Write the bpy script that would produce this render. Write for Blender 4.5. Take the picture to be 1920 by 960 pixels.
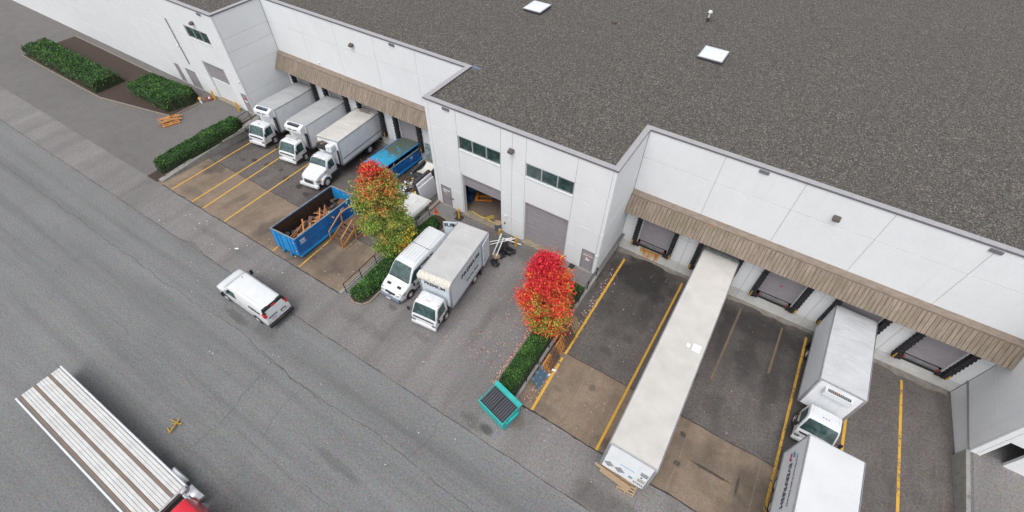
import bpy, bmesh, math, random
from mathutils import Vector, Matrix, Euler, noise
random.seed(7)
rad = math.radians
for o in list(bpy.data.objects): bpy.data.objects.remove(o)
sc = bpy.context.scene
COL = sc.collection

# ---------------------------------------------------------------- camera
cam = bpy.data.cameras.new('camera'); co = bpy.data.objects.new('camera', cam); COL.objects.link(co)
cam.sensor_width = 36; cam.lens = 873.63 / 1920 * 36; cam.clip_end = 1500
r_ = Vector((0.84504323, 0.53458345, 0.01106667)); u_ = Vector((-0.41279374, 0.63908935, 0.64897314)); f_ = Vector((-0.33985771, 0.55297861, -0.76073083))
m = Matrix((r_, u_, -f_)).transposed().to_4x4(); m.translation = Vector((21.35, -22.2404, 28.0))
co.matrix_world = m
sc.camera = co
sc.render.resolution_x = 1024; sc.render.resolution_y = 512

# ---------------------------------------------------------------- light
SUN_EL, SUN_AZ = rad(62), rad(176)      # direction towards the sun, azimuth measured from +Y clockwise
w = bpy.data.worlds.new('World'); sc.world = w; w.use_nodes = True
nt = w.node_tree; bg = nt.nodes['Background']
sky = nt.nodes.new('ShaderNodeTexSky'); sky.sky_type = 'NISHITA'; sky.sun_disc = False
sky.sun_elevation = SUN_EL; sky.sun_rotation = SUN_AZ; sky.dust_density = 4.0; sky.air_density = 1.0
hs = nt.nodes.new('ShaderNodeHueSaturation'); hs.inputs['Saturation'].default_value = 0.22
nt.links.new(sky.outputs[0], hs.inputs['Color']); nt.links.new(hs.outputs[0], bg.inputs[0])
bg.inputs[1].default_value = 0.15
sl = bpy.data.lights.new('sun', 'SUN'); so = bpy.data.objects.new('sun', sl); COL.objects.link(so)
sl.energy = 0.5; sl.angle = rad(45); sl.color = (1.0, 0.985, 0.96)
sd = Vector((math.sin(SUN_AZ) * math.cos(SUN_EL), math.cos(SUN_AZ) * math.cos(SUN_EL), math.sin(SUN_EL)))
so.rotation_euler = sd.to_track_quat('Z', 'Y').to_euler()
sc.view_settings.view_transform = 'Standard'; sc.view_settings.look = 'None'
sc.view_settings.exposure = 0.43; sc.view_settings.gamma = 1.0

# ---------------------------------------------------------------- materials
MATS = {}
def lin(c):
    return tuple(((v / 255) / 12.92 if v / 255 <= 0.04045 else ((v / 255 + 0.055) / 1.055) ** 2.4) for v in c)
class NT:
    def __init__(s, name):
        s.m = bpy.data.materials.new(name); s.m.use_nodes = True; s.t = s.m.node_tree
        s.b = s.t.nodes['Principled BSDF']
    def n(s, typ, **kw):
        x = s.t.nodes.new(typ)
        for k, v in kw.items(): setattr(x, k, v)
        return x
    def l(s, a, b): s.t.links.new(a, b)
    def noise(s, vec, scale, detail=3, rough=0.55, dist=0.0):
        x = s.n('ShaderNodeTexNoise'); x.inputs['Scale'].default_value = scale; x.inputs['Detail'].default_value = detail
        x.inputs['Roughness'].default_value = rough; x.inputs['Distortion'].default_value = dist
        if vec is not None: s.l(vec, x.inputs['Vector'])
        return x.outputs['Fac']
    def ramp(s, fac, a, b, lo=0.0, hi=1.0):
        x = s.n('ShaderNodeMapRange'); x.inputs[1].default_value = a; x.inputs[2].default_value = b
        x.inputs[3].default_value = lo; x.inputs[4].default_value = hi; s.l(fac, x.inputs[0]); return x.outputs[0]
    def mix(s, fac, a, b, mode='MIX'):
        x = s.n('ShaderNodeMix'); x.data_type = 'RGBA'; x.blend_type = mode
        for i, v in ((0, fac), (6, a), (7, b)):
            if hasattr(v, 'links'): s.l(v, x.inputs[i])
            elif i == 0: x.inputs[0].default_value = v
            else: x.inputs[i].default_value = (*v, 1) if len(v) == 3 else v
        return x.outputs[2]
    def math(s, op, a, b=0.0):
        x = s.n('ShaderNodeMath', operation=op)
        for i, v in ((0, a), (1, b)):
            if hasattr(v, 'links'): s.l(v, x.inputs[i])
            else: x.inputs[i].default_value = v
        return x.outputs[0]
    def coord(s, kind='Object', scale=None):
        c = s.n('ShaderNodeTexCoord').outputs[kind]
        if scale:
            mp = s.n('ShaderNodeMapping'); mp.inputs['Scale'].default_value = scale; s.l(c, mp.inputs['Vector']); c = mp.outputs[0]
        return c
    def pos(s): return s.n('ShaderNodeNewGeometry').outputs['Position']
    def bump(s, h, strength=0.3, dist=0.02):
        x = s.n('ShaderNodeBump'); x.inputs['Strength'].default_value = strength; x.inputs['Distance'].default_value = dist
        s.l(h, x.inputs['Height']); s.l(x.outputs[0], s.b.inputs['Normal'])
    def set(s, col=None, rough=None, metal=None, coat=None, spec=None):
        for k, v in (('Base Color', col), ('Roughness', rough), ('Metallic', metal), ('Coat Weight', coat), ('Specular IOR Level', spec)):
            if v is None: continue
            if hasattr(v, 'links'): s.l(v, s.b.inputs[k])
            elif k == 'Base Color': s.b.inputs[k].default_value = (*v, 1)
            else: s.b.inputs[k].default_value = v

def mat(name, col, rough=0.6, var=0.12, scale=2.0, metal=0.0, coat=0.0, fine=0.06, fscale=25, bump=0.0, dirt=None, dirt_amt=0.3, dscale=None):
    """plain surface with blotches, fine grain and, where asked, dirt patches of its own"""
    if name in MATS: return MATS[name]
    N = NT(name); c = N.coord('Object', dscale)
    a = N.noise(c, scale, 4); g = N.noise(N.coord('Object'), fscale, 2)
    k = tuple(max(0, v * (1 - var)) for v in col); h = tuple(min(1, v * (1 + var)) for v in col)
    x = N.mix(N.ramp(a, 0.3, 0.7), k, h)
    x = N.mix(N.ramp(g, 0.35, 0.65, 0, fine * 4), x, tuple(v * 0.75 for v in col))
    if dirt is not None:
        d = N.noise(c, scale * 1.7, 5, 0.65, 0.4)
        x = N.mix(N.ramp(d, 0.52, 0.7, 0, dirt_amt), x, dirt)
    N.set(x, N.ramp(a, 0.2, 0.8, max(0, rough - 0.07), min(1, rough + 0.07)), metal, coat)
    if bump: N.bump(g, bump, 0.02)
    MATS[name] = N.m; return N.m

WHITE = mat('white_vehicle_paint', (0.69, 0.71, 0.73), 0.32, 0.02, 1.2, coat=0.3, fine=0.01, dirt=(0.55, 0.54, 0.5), dirt_amt=0.12)
BOXW = mat('white_box_panel', (0.80, 0.825, 0.85), 0.45, 0.03, 1.0, fine=0.02, dirt=(0.5, 0.52, 0.52), dirt_amt=0.18)
PBOX = mat('pale_blue_white_panel', (0.62, 0.68, 0.73), 0.45, 0.04, 1.0, fine=0.02, dirt=(0.42, 0.46, 0.5), dirt_amt=0.25)
BLACK = mat('black_plastic', (0.018, 0.018, 0.02), 0.5, 0.2, 4)
RUBBER = mat('tyre_rubber', (0.022, 0.022, 0.023), 0.85, 0.2, 8)
RIM = mat('painted_rim', (0.55, 0.55, 0.54), 0.4, 0.15, 8, dirt=(0.2, 0.17, 0.13), dirt_amt=0.5)
DARK = mat('dark_chassis', (0.03, 0.03, 0.032), 0.7, 0.3, 5)
STEEL = mat('galvanised_steel', (0.45, 0.46, 0.47), 0.38, 0.12, 6, metal=0.8)
ALU = mat('aluminium_trim', (0.55, 0.56, 0.58), 0.35, 0.1, 5, metal=0.7)
CHROME = mat('chrome', (0.7, 0.7, 0.72), 0.15, 0.03, 5, metal=1.0)
RED = mat('red_lamp', (0.62, 0.02, 0.03), 0.25, 0.05, 5)
AMBER = mat('amber_lamp', (0.75, 0.2, 0.03), 0.3, 0.05, 5)
LENS = mat('clear_lamp_lens', (0.25, 0.27, 0.3), 0.1, 0.2, 20, metal=0.4)
CAPG = mat('cap_flashing', (0.40, 0.395, 0.41), 0.45, 0.06, 3, metal=0.1)
CAPD = mat('cap_flashing_edge', (0.16, 0.155, 0.17), 0.5, 0.06, 3)
DOORG = mat('grey_door_paint', (0.31, 0.29, 0.31), 0.5, 0.05, 1.5, fine=0.03, dirt=(0.2, 0.18, 0.18), dirt_amt=0.3)
FRAMEW = mat('white_frame', (0.72, 0.73, 0.74), 0.5, 0.05, 4)
YELLOWP = mat('yellow_post_paint', (0.72, 0.38, 0.03), 0.5, 0.15, 6, dirt=(0.12, 0.08, 0.05), dirt_amt=0.6)
YELLOWB = mat('yellow_plastic', (0.75, 0.55, 0.04), 0.5, 0.1, 6)
ORANGE = mat('orange_plastic', (0.75, 0.12, 0.02), 0.5, 0.1, 6)
ORANGEP = mat('orange_enamel', (0.68, 0.22, 0.03), 0.5, 0.15, 6)
LETTER = mat('dark_lettering', (0.03, 0.035, 0.05), 0.5, 0.1, 10)
LETTERW = mat('white_lettering', (0.8, 0.8, 0.82), 0.5, 0.05, 10)
LETTERR = mat('red_lettering', (0.6, 0.05, 0.12), 0.5, 0.1, 10)
LETTERB = mat('blue_lettering', (0.12, 0.35, 0.62), 0.5, 0.1, 10)
LETTERS = mat('salmon_lettering', (0.62, 0.38, 0.34), 0.5, 0.1, 10)
BLUEB = mat('blue_bin_paint', (0.015, 0.165, 0.50), 0.42, 0.18, 1.2, fine=0.06, dirt=(0.03, 0.10, 0.25), dirt_amt=0.35)
BLUEL = mat('light_blue_bin_paint', (0.02, 0.27, 0.62), 0.42, 0.15, 1.5, fine=0.06)
RUSTY = mat('rusty_brown_steel', (0.05, 0.026, 0.017), 0.85, 0.4, 2.0, bump=0.4, dirt=(0.18, 0.11, 0.06), dirt_amt=0.3)
RIMW = mat('worn_rim_steel', (0.30, 0.25, 0.22), 0.7, 0.3, 3, dirt=(0.1, 0.07, 0.05), dirt_amt=0.7)
TEAL = mat('teal_dumpster_paint', (0.03, 0.42, 0.40), 0.45, 0.12, 2.5, dirt=(0.05, 0.2, 0.18), dirt_amt=0.5)
LIDR = mat('lid_rib_grey', (0.065, 0.07, 0.088), 0.45, 0.1, 3)
LID = mat('dark_grey_lid', (0.012, 0.013, 0.017), 0.5, 0.1, 3)
CONC = mat('grey_concrete', (0.30, 0.29, 0.27), 0.85, 0.15, 1.5, bump=0.2, fine=0.1, dirt=(0.09, 0.085, 0.08), dirt_amt=0.6)
KERB = mat('kerb_concrete', (0.25, 0.22, 0.18), 0.85, 0.15, 2.5, bump=0.2, fine=0.1, dirt=(0.09, 0.08, 0.06), dirt_amt=0.5)
SOIL = mat('bark_mulch', (0.06, 0.04, 0.03), 0.95, 0.4, 6, bump=0.6, fine=0.2, fscale=12)
WOODO = mat('orange_pine', (0.56, 0.25, 0.075), 0.75, 0.25, 5, dscale=(1, 8, 8), dirt=(0.2, 0.1, 0.05), dirt_amt=0.4)
WOODB = mat('weathered_brown_wood', (0.15, 0.095, 0.065), 0.8, 0.3, 5, dscale=(1, 8, 8))
WOODT = mat('tan_wood', (0.42, 0.30, 0.19), 0.8, 0.25, 5, dscale=(1, 8, 8), dirt=(0.2, 0.14, 0.09), dirt_amt=0.5)
WOODC = mat('canopy_fascia_wood', (0.24, 0.19, 0.155), 0.8, 0.2, 2, dscale=(1, 3, 3), dirt=(0.11, 0.1, 0.06), dirt_amt=0.6)
PALB = mat('blue_grey_plastic', (0.085, 0.15, 0.22), 0.5, 0.1, 5)
BAG = mat('black_rubbish_bag', (0.014, 0.014, 0.017), 0.28, 0.2, 6)
BARK = mat('grey_bark', (0.26, 0.23, 0.20), 0.9, 0.25, 10, bump=0.5)
CARD = mat('cardboard', (0.36, 0.25, 0.15), 0.85, 0.1, 4)
MATTR = mat('quilted_mattress', (0.55, 0.54, 0.58), 0.9, 0.12, 3)
GREYF = mat('dark_fabric', (0.05, 0.055, 0.06), 0.9, 0.2, 4)
CREAM = mat('cream_foam', (0.66, 0.64, 0.58), 0.8, 0.08, 3)
CAMPW = mat('camper_roof_white', (0.72, 0.73, 0.70), 0.4, 0.05, 1.5, dirt=(0.45, 0.45, 0.42), dirt_amt=0.2)
REDP = mat('red_truck_paint', (0.62, 0.01, 0.03), 0.25, 0.06, 2, coat=0.6, fine=0.01)
SEAL = mat('dock_seal_fabric', (0.022, 0.022, 0.025), 0.75, 0.4, 5, bump=0.5)
JOINT = mat('joint_sealant', (0.42, 0.42, 0.42), 0.8, 0.1, 2)
STAINR = mat('rust_stain', (0.42, 0.16, 0.04), 0.85, 0.4, 2.0)
GREEN = mat('green_plastic', (0.02, 0.5, 0.25), 0.5, 0.1, 5)
YLINE = None

def glass(name, col, rough=0.06):
    N = NT(name); c = N.coord('Object')
    a = N.noise(c, 2.2, 3, 0.5, 0.6)
    N.set(N.mix(N.ramp(a, 0.42, 0.62), col, tuple(min(1, v * 1.9 + 0.006) for v in col)), rough, 0.0, 0.0, 0.8)
    MATS[name] = N.m; return N.m
GLASS = glass('tinted_glass', (0.022, 0.045, 0.045))
GLASSV = glass('vehicle_glass', (0.028, 0.055, 0.055))
GLASSL = glass('pale_glass', (0.16, 0.2, 0.2), 0.1)

def wall_mat():
    N = NT('painted_concrete_wall'); p = N.pos(); c = N.coord('Object')
    st = N.n('ShaderNodeMapping'); st.inputs['Scale'].default_value = (2.5, 2.5, 0.12); N.l(p, st.inputs['Vector'])
    s = N.noise(st.outputs[0], 1.0, 4, 0.6); a = N.noise(p, 0.6, 4); g = N.noise(p, 9, 3)
    x = N.mix(N.ramp(a, 0.3, 0.7), (0.74, 0.76, 0.775), (0.785, 0.80, 0.815))
    x = N.mix(N.ramp(s, 0.55, 0.75, 0, 0.2), x, (0.60, 0.605, 0.60))
    x = N.mix(N.ramp(g, 0.4, 0.62, 0, 0.16), x, (0.57, 0.585, 0.60))
    N.set(x, 0.7); N.bump(g, 0.25, 0.02); return N.m
WALL = wall_mat()

def dock_mat():
    N = NT('dock_wall_concrete'); p = N.pos()
    a = N.noise(p, 1.3, 5, 0.65, 0.3); g = N.noise(p, 12, 3)
    x = N.mix(N.ramp(a, 0.35, 0.7), (0.66, 0.67, 0.66), (0.52, 0.52, 0.49))
    x = N.mix(N.ramp(g, 0.4, 0.65, 0, 0.3), x, (0.45, 0.44, 0.42))
    N.set(x, 0.8); return N.m
DOCKW = dock_mat()

def gravel():
    N = NT('roof_gravel'); p = N.pos()
    v = N.n('ShaderNodeTexVoronoi'); v.inputs['Scale'].default_value = 21.0; N.l(p, v.inputs['Vector'])
    s = N.n('ShaderNodeSeparateColor'); N.l(v.outputs['Color'], s.inputs[0])
    v2 = N.n('ShaderNodeTexVoronoi'); v2.inputs['Scale'].default_value = 15.0; N.l(p, v2.inputs['Vector'])
    s2 = N.n('ShaderNodeSeparateColor'); N.l(v2.outputs['Color'], s2.inputs[0])
    x = N.mix(s.outputs[0], (0.03, 0.026, 0.022), (0.165, 0.146, 0.13))
    x = N.mix(N.ramp(s.outputs[1], 0.86, 0.88, 0, 0.8), x, (0.24, 0.18, 0.14))
    x = N.mix(N.ramp(s2.outputs[2], 0.68, 0.70, 0, 0.8), x, (0.03, 0.042, 0.04))
    x = N.mix(N.ramp(s2.outputs[1], 0.93, 0.94, 0, 0.7), x, (0.30, 0.285, 0.26))
    b = N.noise(p, 0.12, 4, 0.6)
    x = N.mix(N.ramp(b, 0.35, 0.7, 0.0, 0.22), x, (0.085, 0.08, 0.074))
    N.set(x, 0.95); N.bump(v.outputs['Distance'], 0.5, 0.03); return N.m
GRAVEL = gravel()

def ground_mat(name, base, light, warm, stains=(), gs=9.0, streak=None, blot=0.35, contrast=1.0):
    N = NT(name); p = N.pos()
    b1 = N.noise(p, 0.09, 5, 0.6, 0.3); b2 = N.noise(p, 0.7, 5, 0.65, 0.4); g = N.noise(p, gs, 3, 0.7); g2 = N.noise(p, 6.5, 4, 0.75)
    x = N.mix(N.ramp(b1, 0.3, 0.7), base, light)
    x = N.mix(N.ramp(b2, 0.45, 0.75, 0, blot), x, warm)
    x = N.mix(N.ramp(g, 0.52, 0.36, 0.0, 0.75 * contrast), x, tuple(v * 0.62 for v in base))
    x = N.mix(N.ramp(g, 0.55, 0.72, 0.0, 0.55 * contrast), x, tuple(min(1, v * 1.4) for v in light))
    x = N.mix(N.ramp(g2, 0.5, 0.72, 0.0, 0.25 * contrast), x, tuple(min(1, v * 1.25) for v in light))
    vv = N.n('ShaderNodeTexVoronoi'); vv.inputs['Scale'].default_value = 11.0; N.l(p, vv.inputs['Vector'])
    hv = N.n('ShaderNodeMix'); hv.data_type = 'RGBA'; hv.blend_type = 'SOFT_LIGHT'; hv.inputs[0].default_value = 0.13 * contrast; N.l(x, hv.inputs[6]); N.l(vv.outputs['Color'], hv.inputs[7]); x = hv.outputs[2]
    if streak:
        st = N.n('ShaderNodeMapping'); st.inputs['Scale'].default_value = streak; N.l(p, st.inputs['Vector'])
        s = N.noise(st.outputs[0], 1.0, 4, 0.6, 0.2)
        x = N.mix(N.ramp(s, 0.46, 0.74, 0, 0.5), x, tuple(v * 0.5 for v in base))
        x = N.mix(N.ramp(s, 0.42, 0.25, 0, 0.25), x, tuple(v * 1.35 for v in light))
    if stains:
        wob = N.n('ShaderNodeTexNoise'); wob.inputs['Scale'].default_value = 1.1; wob.inputs['Detail'].default_value = 5; N.l(p, wob.inputs['Vector'])
        sub = N.n('ShaderNodeVectorMath', operation='SUBTRACT'); N.l(wob.outputs['Color'], sub.inputs[0]); sub.inputs[1].default_value = (0.5, 0.5, 0.5)
        for cx, cy, rx, ry, amt, colr in stains:
            sc_ = N.n('ShaderNodeVectorMath', operation='MULTIPLY_ADD'); N.l(sub.outputs[0], sc_.inputs[0])
            k = min(rx, ry) * 1.6 if min(rx, ry) < 2 else 2.6
            sc_.inputs[1].default_value = (k, k, 0); N.l(p, sc_.inputs[2])
            mp = N.n('ShaderNodeMapping'); mp.inputs['Scale'].default_value = (1 / rx, 1 / ry, 0)
            mp.inputs['Location'].default_value = (-cx / rx, -cy / ry, 0); N.l(sc_.outputs[0], mp.inputs['Vector'])
            ln = N.n('ShaderNodeVectorMath', operation='LENGTH'); N.l(mp.outputs[0], ln.inputs[0])
            x = N.mix(N.ramp(ln.outputs['Value'], 1.0, 0.55, 0, amt), x, colr)
    N.set(x, N.ramp(b2, 0.3, 0.7, 0.72, 0.92)); N.bump(g, 0.35, 0.012); return N.m
OIL = (0.022, 0.021, 0.020)
DMP = (0.05, 0.045, 0.042)
ROAD = ground_mat('road_asphalt', (0.166, 0.169, 0.169), (0.198, 0.200, 0.199), (0.150, 0.153, 0.153), streak=(0.03, 0.8, 1), blot=0.3,
    stains=[(-4.5, -17.2, 1.6, 0.35, 0.45, DMP), (-1.8, -16.9, 1.2, 0.6, 0.3, DMP), (1.5, -25.6, 2.5, 0.7, 0.4, DMP), (9, -20.5, 2.5, 0.3, 0.3, DMP)])
LOT = ground_mat('lot_asphalt', (0.182, 0.171, 0.168), (0.235, 0.221, 0.215), (0.15, 0.140, 0.138), streak=(0.5, 0.05, 1), blot=0.3,
    stains=[(3.5, -12.8, 3.0, 0.5, 0.22, DMP), (-12, -13.2, 5.0, 0.35, 0.2, DMP), (10.5, -8.5, 0.5, 2.6, 0.2, DMP), (12.6, -3.0, 2.2, 1.2, 0.28, DMP), (14.9, -14.2, 0.5, 0.35, 0.7, DMP), (4.2, -10.6, 0.5, 0.3, 0.5, DMP), (9, -1.2, 6, 1.2, 0.4, DMP), (7.5, -11.4, 0.9, 0.3, 0.3, DMP), (11, -5, 1.5, 3.5, 0.18, DMP), (14, -14.3, 1.3, 0.5, 0.4, DMP),
            (22.0, -14.2, 1.5, 0.9, 0.45, DMP), (23.5, -13.8, 1.0, 0.5, 0.4, DMP), (16.2, -12.9, 0.5, 0.6, 0.45, (0.09, 0.06, 0.035))])
CONCW = ground_mat('brown_concrete', (0.225, 0.168, 0.12), (0.27, 0.208, 0.152), (0.135, 0.102, 0.078), streak=(0.9, 0.08, 1), blot=0.75, contrast=0.6,
    stains=[(-20.9, -7.6, 1.4, 1.2, 0.6, DMP), (-6, -10.5, 7, 1.2, 0.35, DMP), (29.4, -9.5, 1.2, 2.5, 0.45, DMP), (22.0, -11.2, 1.6, 0.7, 0.5, DMP), (17.3, -11.3, 1.2, 0.5, 0.3, DMP), (26.6, -8.6, 2.4, 1.0, 0.3, DMP), (-5.0, -9.5, 1.6, 2.6, 0.5, DMP), (-2.0, -9.0, 1.2, 3.0, 0.35, DMP), (-15, -9.5, 0.5, 1.8, 0.3, DMP), (-10, -10, 0.8, 2, 0.4, DMP), (-19, -10.8, 2, 0.5, 0.3, DMP),
            (27, -9.3, 1.5, 0.12, 0.75, OIL), (25.2, -9.9, 0.25, 0.2, 0.7, OIL), (28.5, -9.2, 0.1, 0.8, 0.6, OIL), (19, -8.3, 0.3, 0.3, 0.5, DMP), (25.0, -8.0, 0.2, 0.25, 0.7, OIL), (17.2, -9.6, 0.5, 0.2, 0.25, OIL)])
ASPHW = ground_mat('dark_well_asphalt', (0.114, 0.098, 0.090), (0.160, 0.141, 0.132), (0.072, 0.060, 0.054), streak=(0.9, 0.05, 1), blot=0.5, gs=9,
    stains=[(-19.0, -4.6, 0.45, 0.35, 0.85, OIL), (-17.5, -4.4, 0.4, 0.3, 0.7, OIL), (-14.3, -4.8, 0.4, 0.4, 0.8, OIL), (-12.4, -4.9, 0.5, 0.4, 0.8, OIL), (-11.0, -5.3, 0.5, 0.35, 0.75, OIL), (-15.8, -4.2, 0.3, 0.3, 0.7, OIL), (-19.9, -5.2, 0.25, 0.2, 0.6, OIL),
            (-9.5, -5.2, 1.8, 1.0, 0.5, DMP), (-10.5, 1.5, 12, 2.8, 0.6, OIL), (-2.5, -4.6, 1.8, 1.6, 0.5, DMP), (-22, -4, 1.2, 2.5, 0.6, DMP),
            (18.2, 1.0, 3.2, 5.5, 0.5, OIL), (27.5, 1.5, 5.0, 5.0, 0.45, OIL), (18.3, 3.0, 2.9, 2.6, 0.8, OIL), (19.8, 0.5, 1.0, 3.5, 0.45, OIL), (17.0, -1.5, 0.6, 3.0, 0.3, OIL), (27.6, 3.2, 3.6, 1.5, 0.62, OIL), (27.0, 0.6, 0.8, 3, 0.5, OIL), (25.2, 1.5, 0.5, 4, 0.45, OIL), (28.9, -1, 0.7, 4, 0.4, OIL),
            (30.6, -5, 0.8, 3, 0.6, OIL), (24.4, -3.6, 0.18, 0.7, 0.8, OIL), (24.2, -4.3, 0.15, 0.25, 0.8, OIL), (18.6, -5.2, 0.6, 0.4, 0.5, DMP), (19.5, -3.4, 0.5, 0.6, 0.35, OIL), (26.0, -5.0, 0.8, 1.2, 0.3, OIL)])
GROUND = ground_mat('far_ground', (0.14, 0.138, 0.135), (0.17, 0.167, 0.163), (0.12, 0.118, 0.115))
DRIVE = ground_mat('driveway_asphalt', (0.135, 0.125, 0.122), (0.165, 0.155, 0.15), (0.11, 0.1, 0.098))
FLOORI = ground_mat('warehouse_floor', (0.16, 0.125, 0.10), (0.2, 0.16, 0.13), (0.1, 0.08, 0.06), blot=0.6)
TAR = mat('tar_seam', (0.045, 0.043, 0.042), 0.9, 0.3, 2)
CRACKM = mat('crack_dark', (0.10, 0.098, 0.096), 0.95, 0.3, 2)  # dark grey of the crack ribbons
APRON = mat('rough_apron_concrete', (0.25, 0.225, 0.20), 0.9, 0.25, 2.0, bump=0.5, fine=0.12, dirt=(0.1, 0.09, 0.08), dirt_amt=0.6)
MHC = mat('manhole_iron', (0.055, 0.04, 0.035), 0.8, 0.3, 12)

def line_mat(name, worn, ya=(0.62, 0.33, 0.025), yb=(0.72, 0.42, 0.06), bg_=(0.13, 0.11, 0.085)):
    N = NT(name); p = N.pos()
    a = N.noise(p, 5.5, 5, 0.75); b = N.noise(p, 0.8, 3)
    f = N.math('ADD', a, N.ramp(b, 0.3, 0.7, -0.09, 0.09))
    x = N.mix(N.ramp(a, 0.3, 0.7), ya, yb)
    x = N.mix(N.ramp(f, worn, worn + 0.07), x, bg_)
    N.set(x, 0.8); return N.m
YL = line_mat('yellow_line_paint', 0.66); YLW = line_mat('worn_yellow_line_paint', 0.54); YLF = line_mat('faded_yellow_line_paint', 0.48, (0.17, 0.12, 0.07), (0.20, 0.14, 0.075), (0.12, 0.105, 0.09))

def slat_mat(i):
    N = NT('canopy_wood_%d' % i); p = N.pos()
    st = N.n('ShaderNodeMapping'); st.inputs['Scale'].default_value = (6, 0.7, 0.7); N.l(p, st.inputs['Vector'])
    s = N.noise(st.outputs[0], 1.6, 5, 0.65); b = N.noise(p, 0.55, 4, 0.6)
    k = [1.0, 0.93, 1.06][i]
    base = tuple(v * k for v in (0.30, 0.235, 0.195)); dk = tuple(v * k for v in (0.17, 0.14, 0.10))
    x = N.mix(N.ramp(s, 0.35, 0.65), dk, base)
    x = N.mix(N.ramp(b, 0.5, 0.75, 0, 0.55), x, (0.15, 0.14, 0.075))
    N.set(x, 0.85); return N.m
SLAT = [slat_mat(i) for i in range(3)]

def boxroof_mat(name, col, patch, wav=0.12):
    N = NT(name); c = N.coord('Object')
    st = N.n('ShaderNodeMapping'); st.inputs['Scale'].default_value = (0.7, 1.6, 1); st.inputs['Rotation'].default_value = (0, 0, 0.4); N.l(c, st.inputs['Vector'])
    a = N.noise(st.outputs[0], 0.9, 3, 0.5, 0.8); d = N.noise(c, 0.8, 5, 0.6); g = N.noise(c, 14, 3)
    x = N.mix(N.ramp(d, 0.35, 0.7), col, tuple(v * 0.85 for v in col))
    x = N.mix(N.ramp(g, 0.55, 0.7, 0, 0.35), x, patch)
    N.set(x, 0.35); N.bump(a, 0.6, wav); return N.m
ROOFG = boxroof_mat('grey_translucent_roof', (0.44, 0.45, 0.455), (0.36, 0.36, 0.36))
ROOFC = boxroof_mat('cream_roof', (0.60, 0.585, 0.55), (0.42, 0.38, 0.32))
ROOFW = boxroof_mat('white_trailer_roof', (0.61, 0.585, 0.55), (0.54, 0.51, 0.47), 0.035)
ROOFP = boxroof_mat('pale_grey_roof', (0.52, 0.52, 0.515), (0.42, 0.42, 0.41))
ROOFS = boxroof_mat('silver_roof', (0.56, 0.57, 0.59), (0.5, 0.5, 0.5))
CAPM = mat('tattered_front_cap', (0.70, 0.67, 0.60), 0.6, 0.12, 6, dirt=(0.25, 0.18, 0.1), dirt_amt=0.7)

def tarp_mat():
    N = NT('blue_green_tarp'); c = N.coord('Object')
    a = N.noise(c, 0.55, 5, 0.65, 0.5); b = N.noise(c, 2.5, 4, 0.6)
    s = N.n('ShaderNodeSeparateXYZ'); N.l(c, s.inputs[0])
    f = N.math('ADD', N.ramp(s.outputs[1], 0, 5.2, -0.22, 0.28), a)
    x = N.mix(N.ramp(b, 0.3, 0.7), (0.02, 0.34, 0.55), (0.03, 0.26, 0.44))
    x = N.mix(N.ramp(N.math('ADD', f, N.math('MULTIPLY', b, 0.25)), 0.62, 0.75, 0, 0.9), x, (0.10, 0.10, 0.055))
    N.set(x, 0.5); N.bump(b, 0.3, 0.05); return N.m
TARP = tarp_mat()

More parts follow.
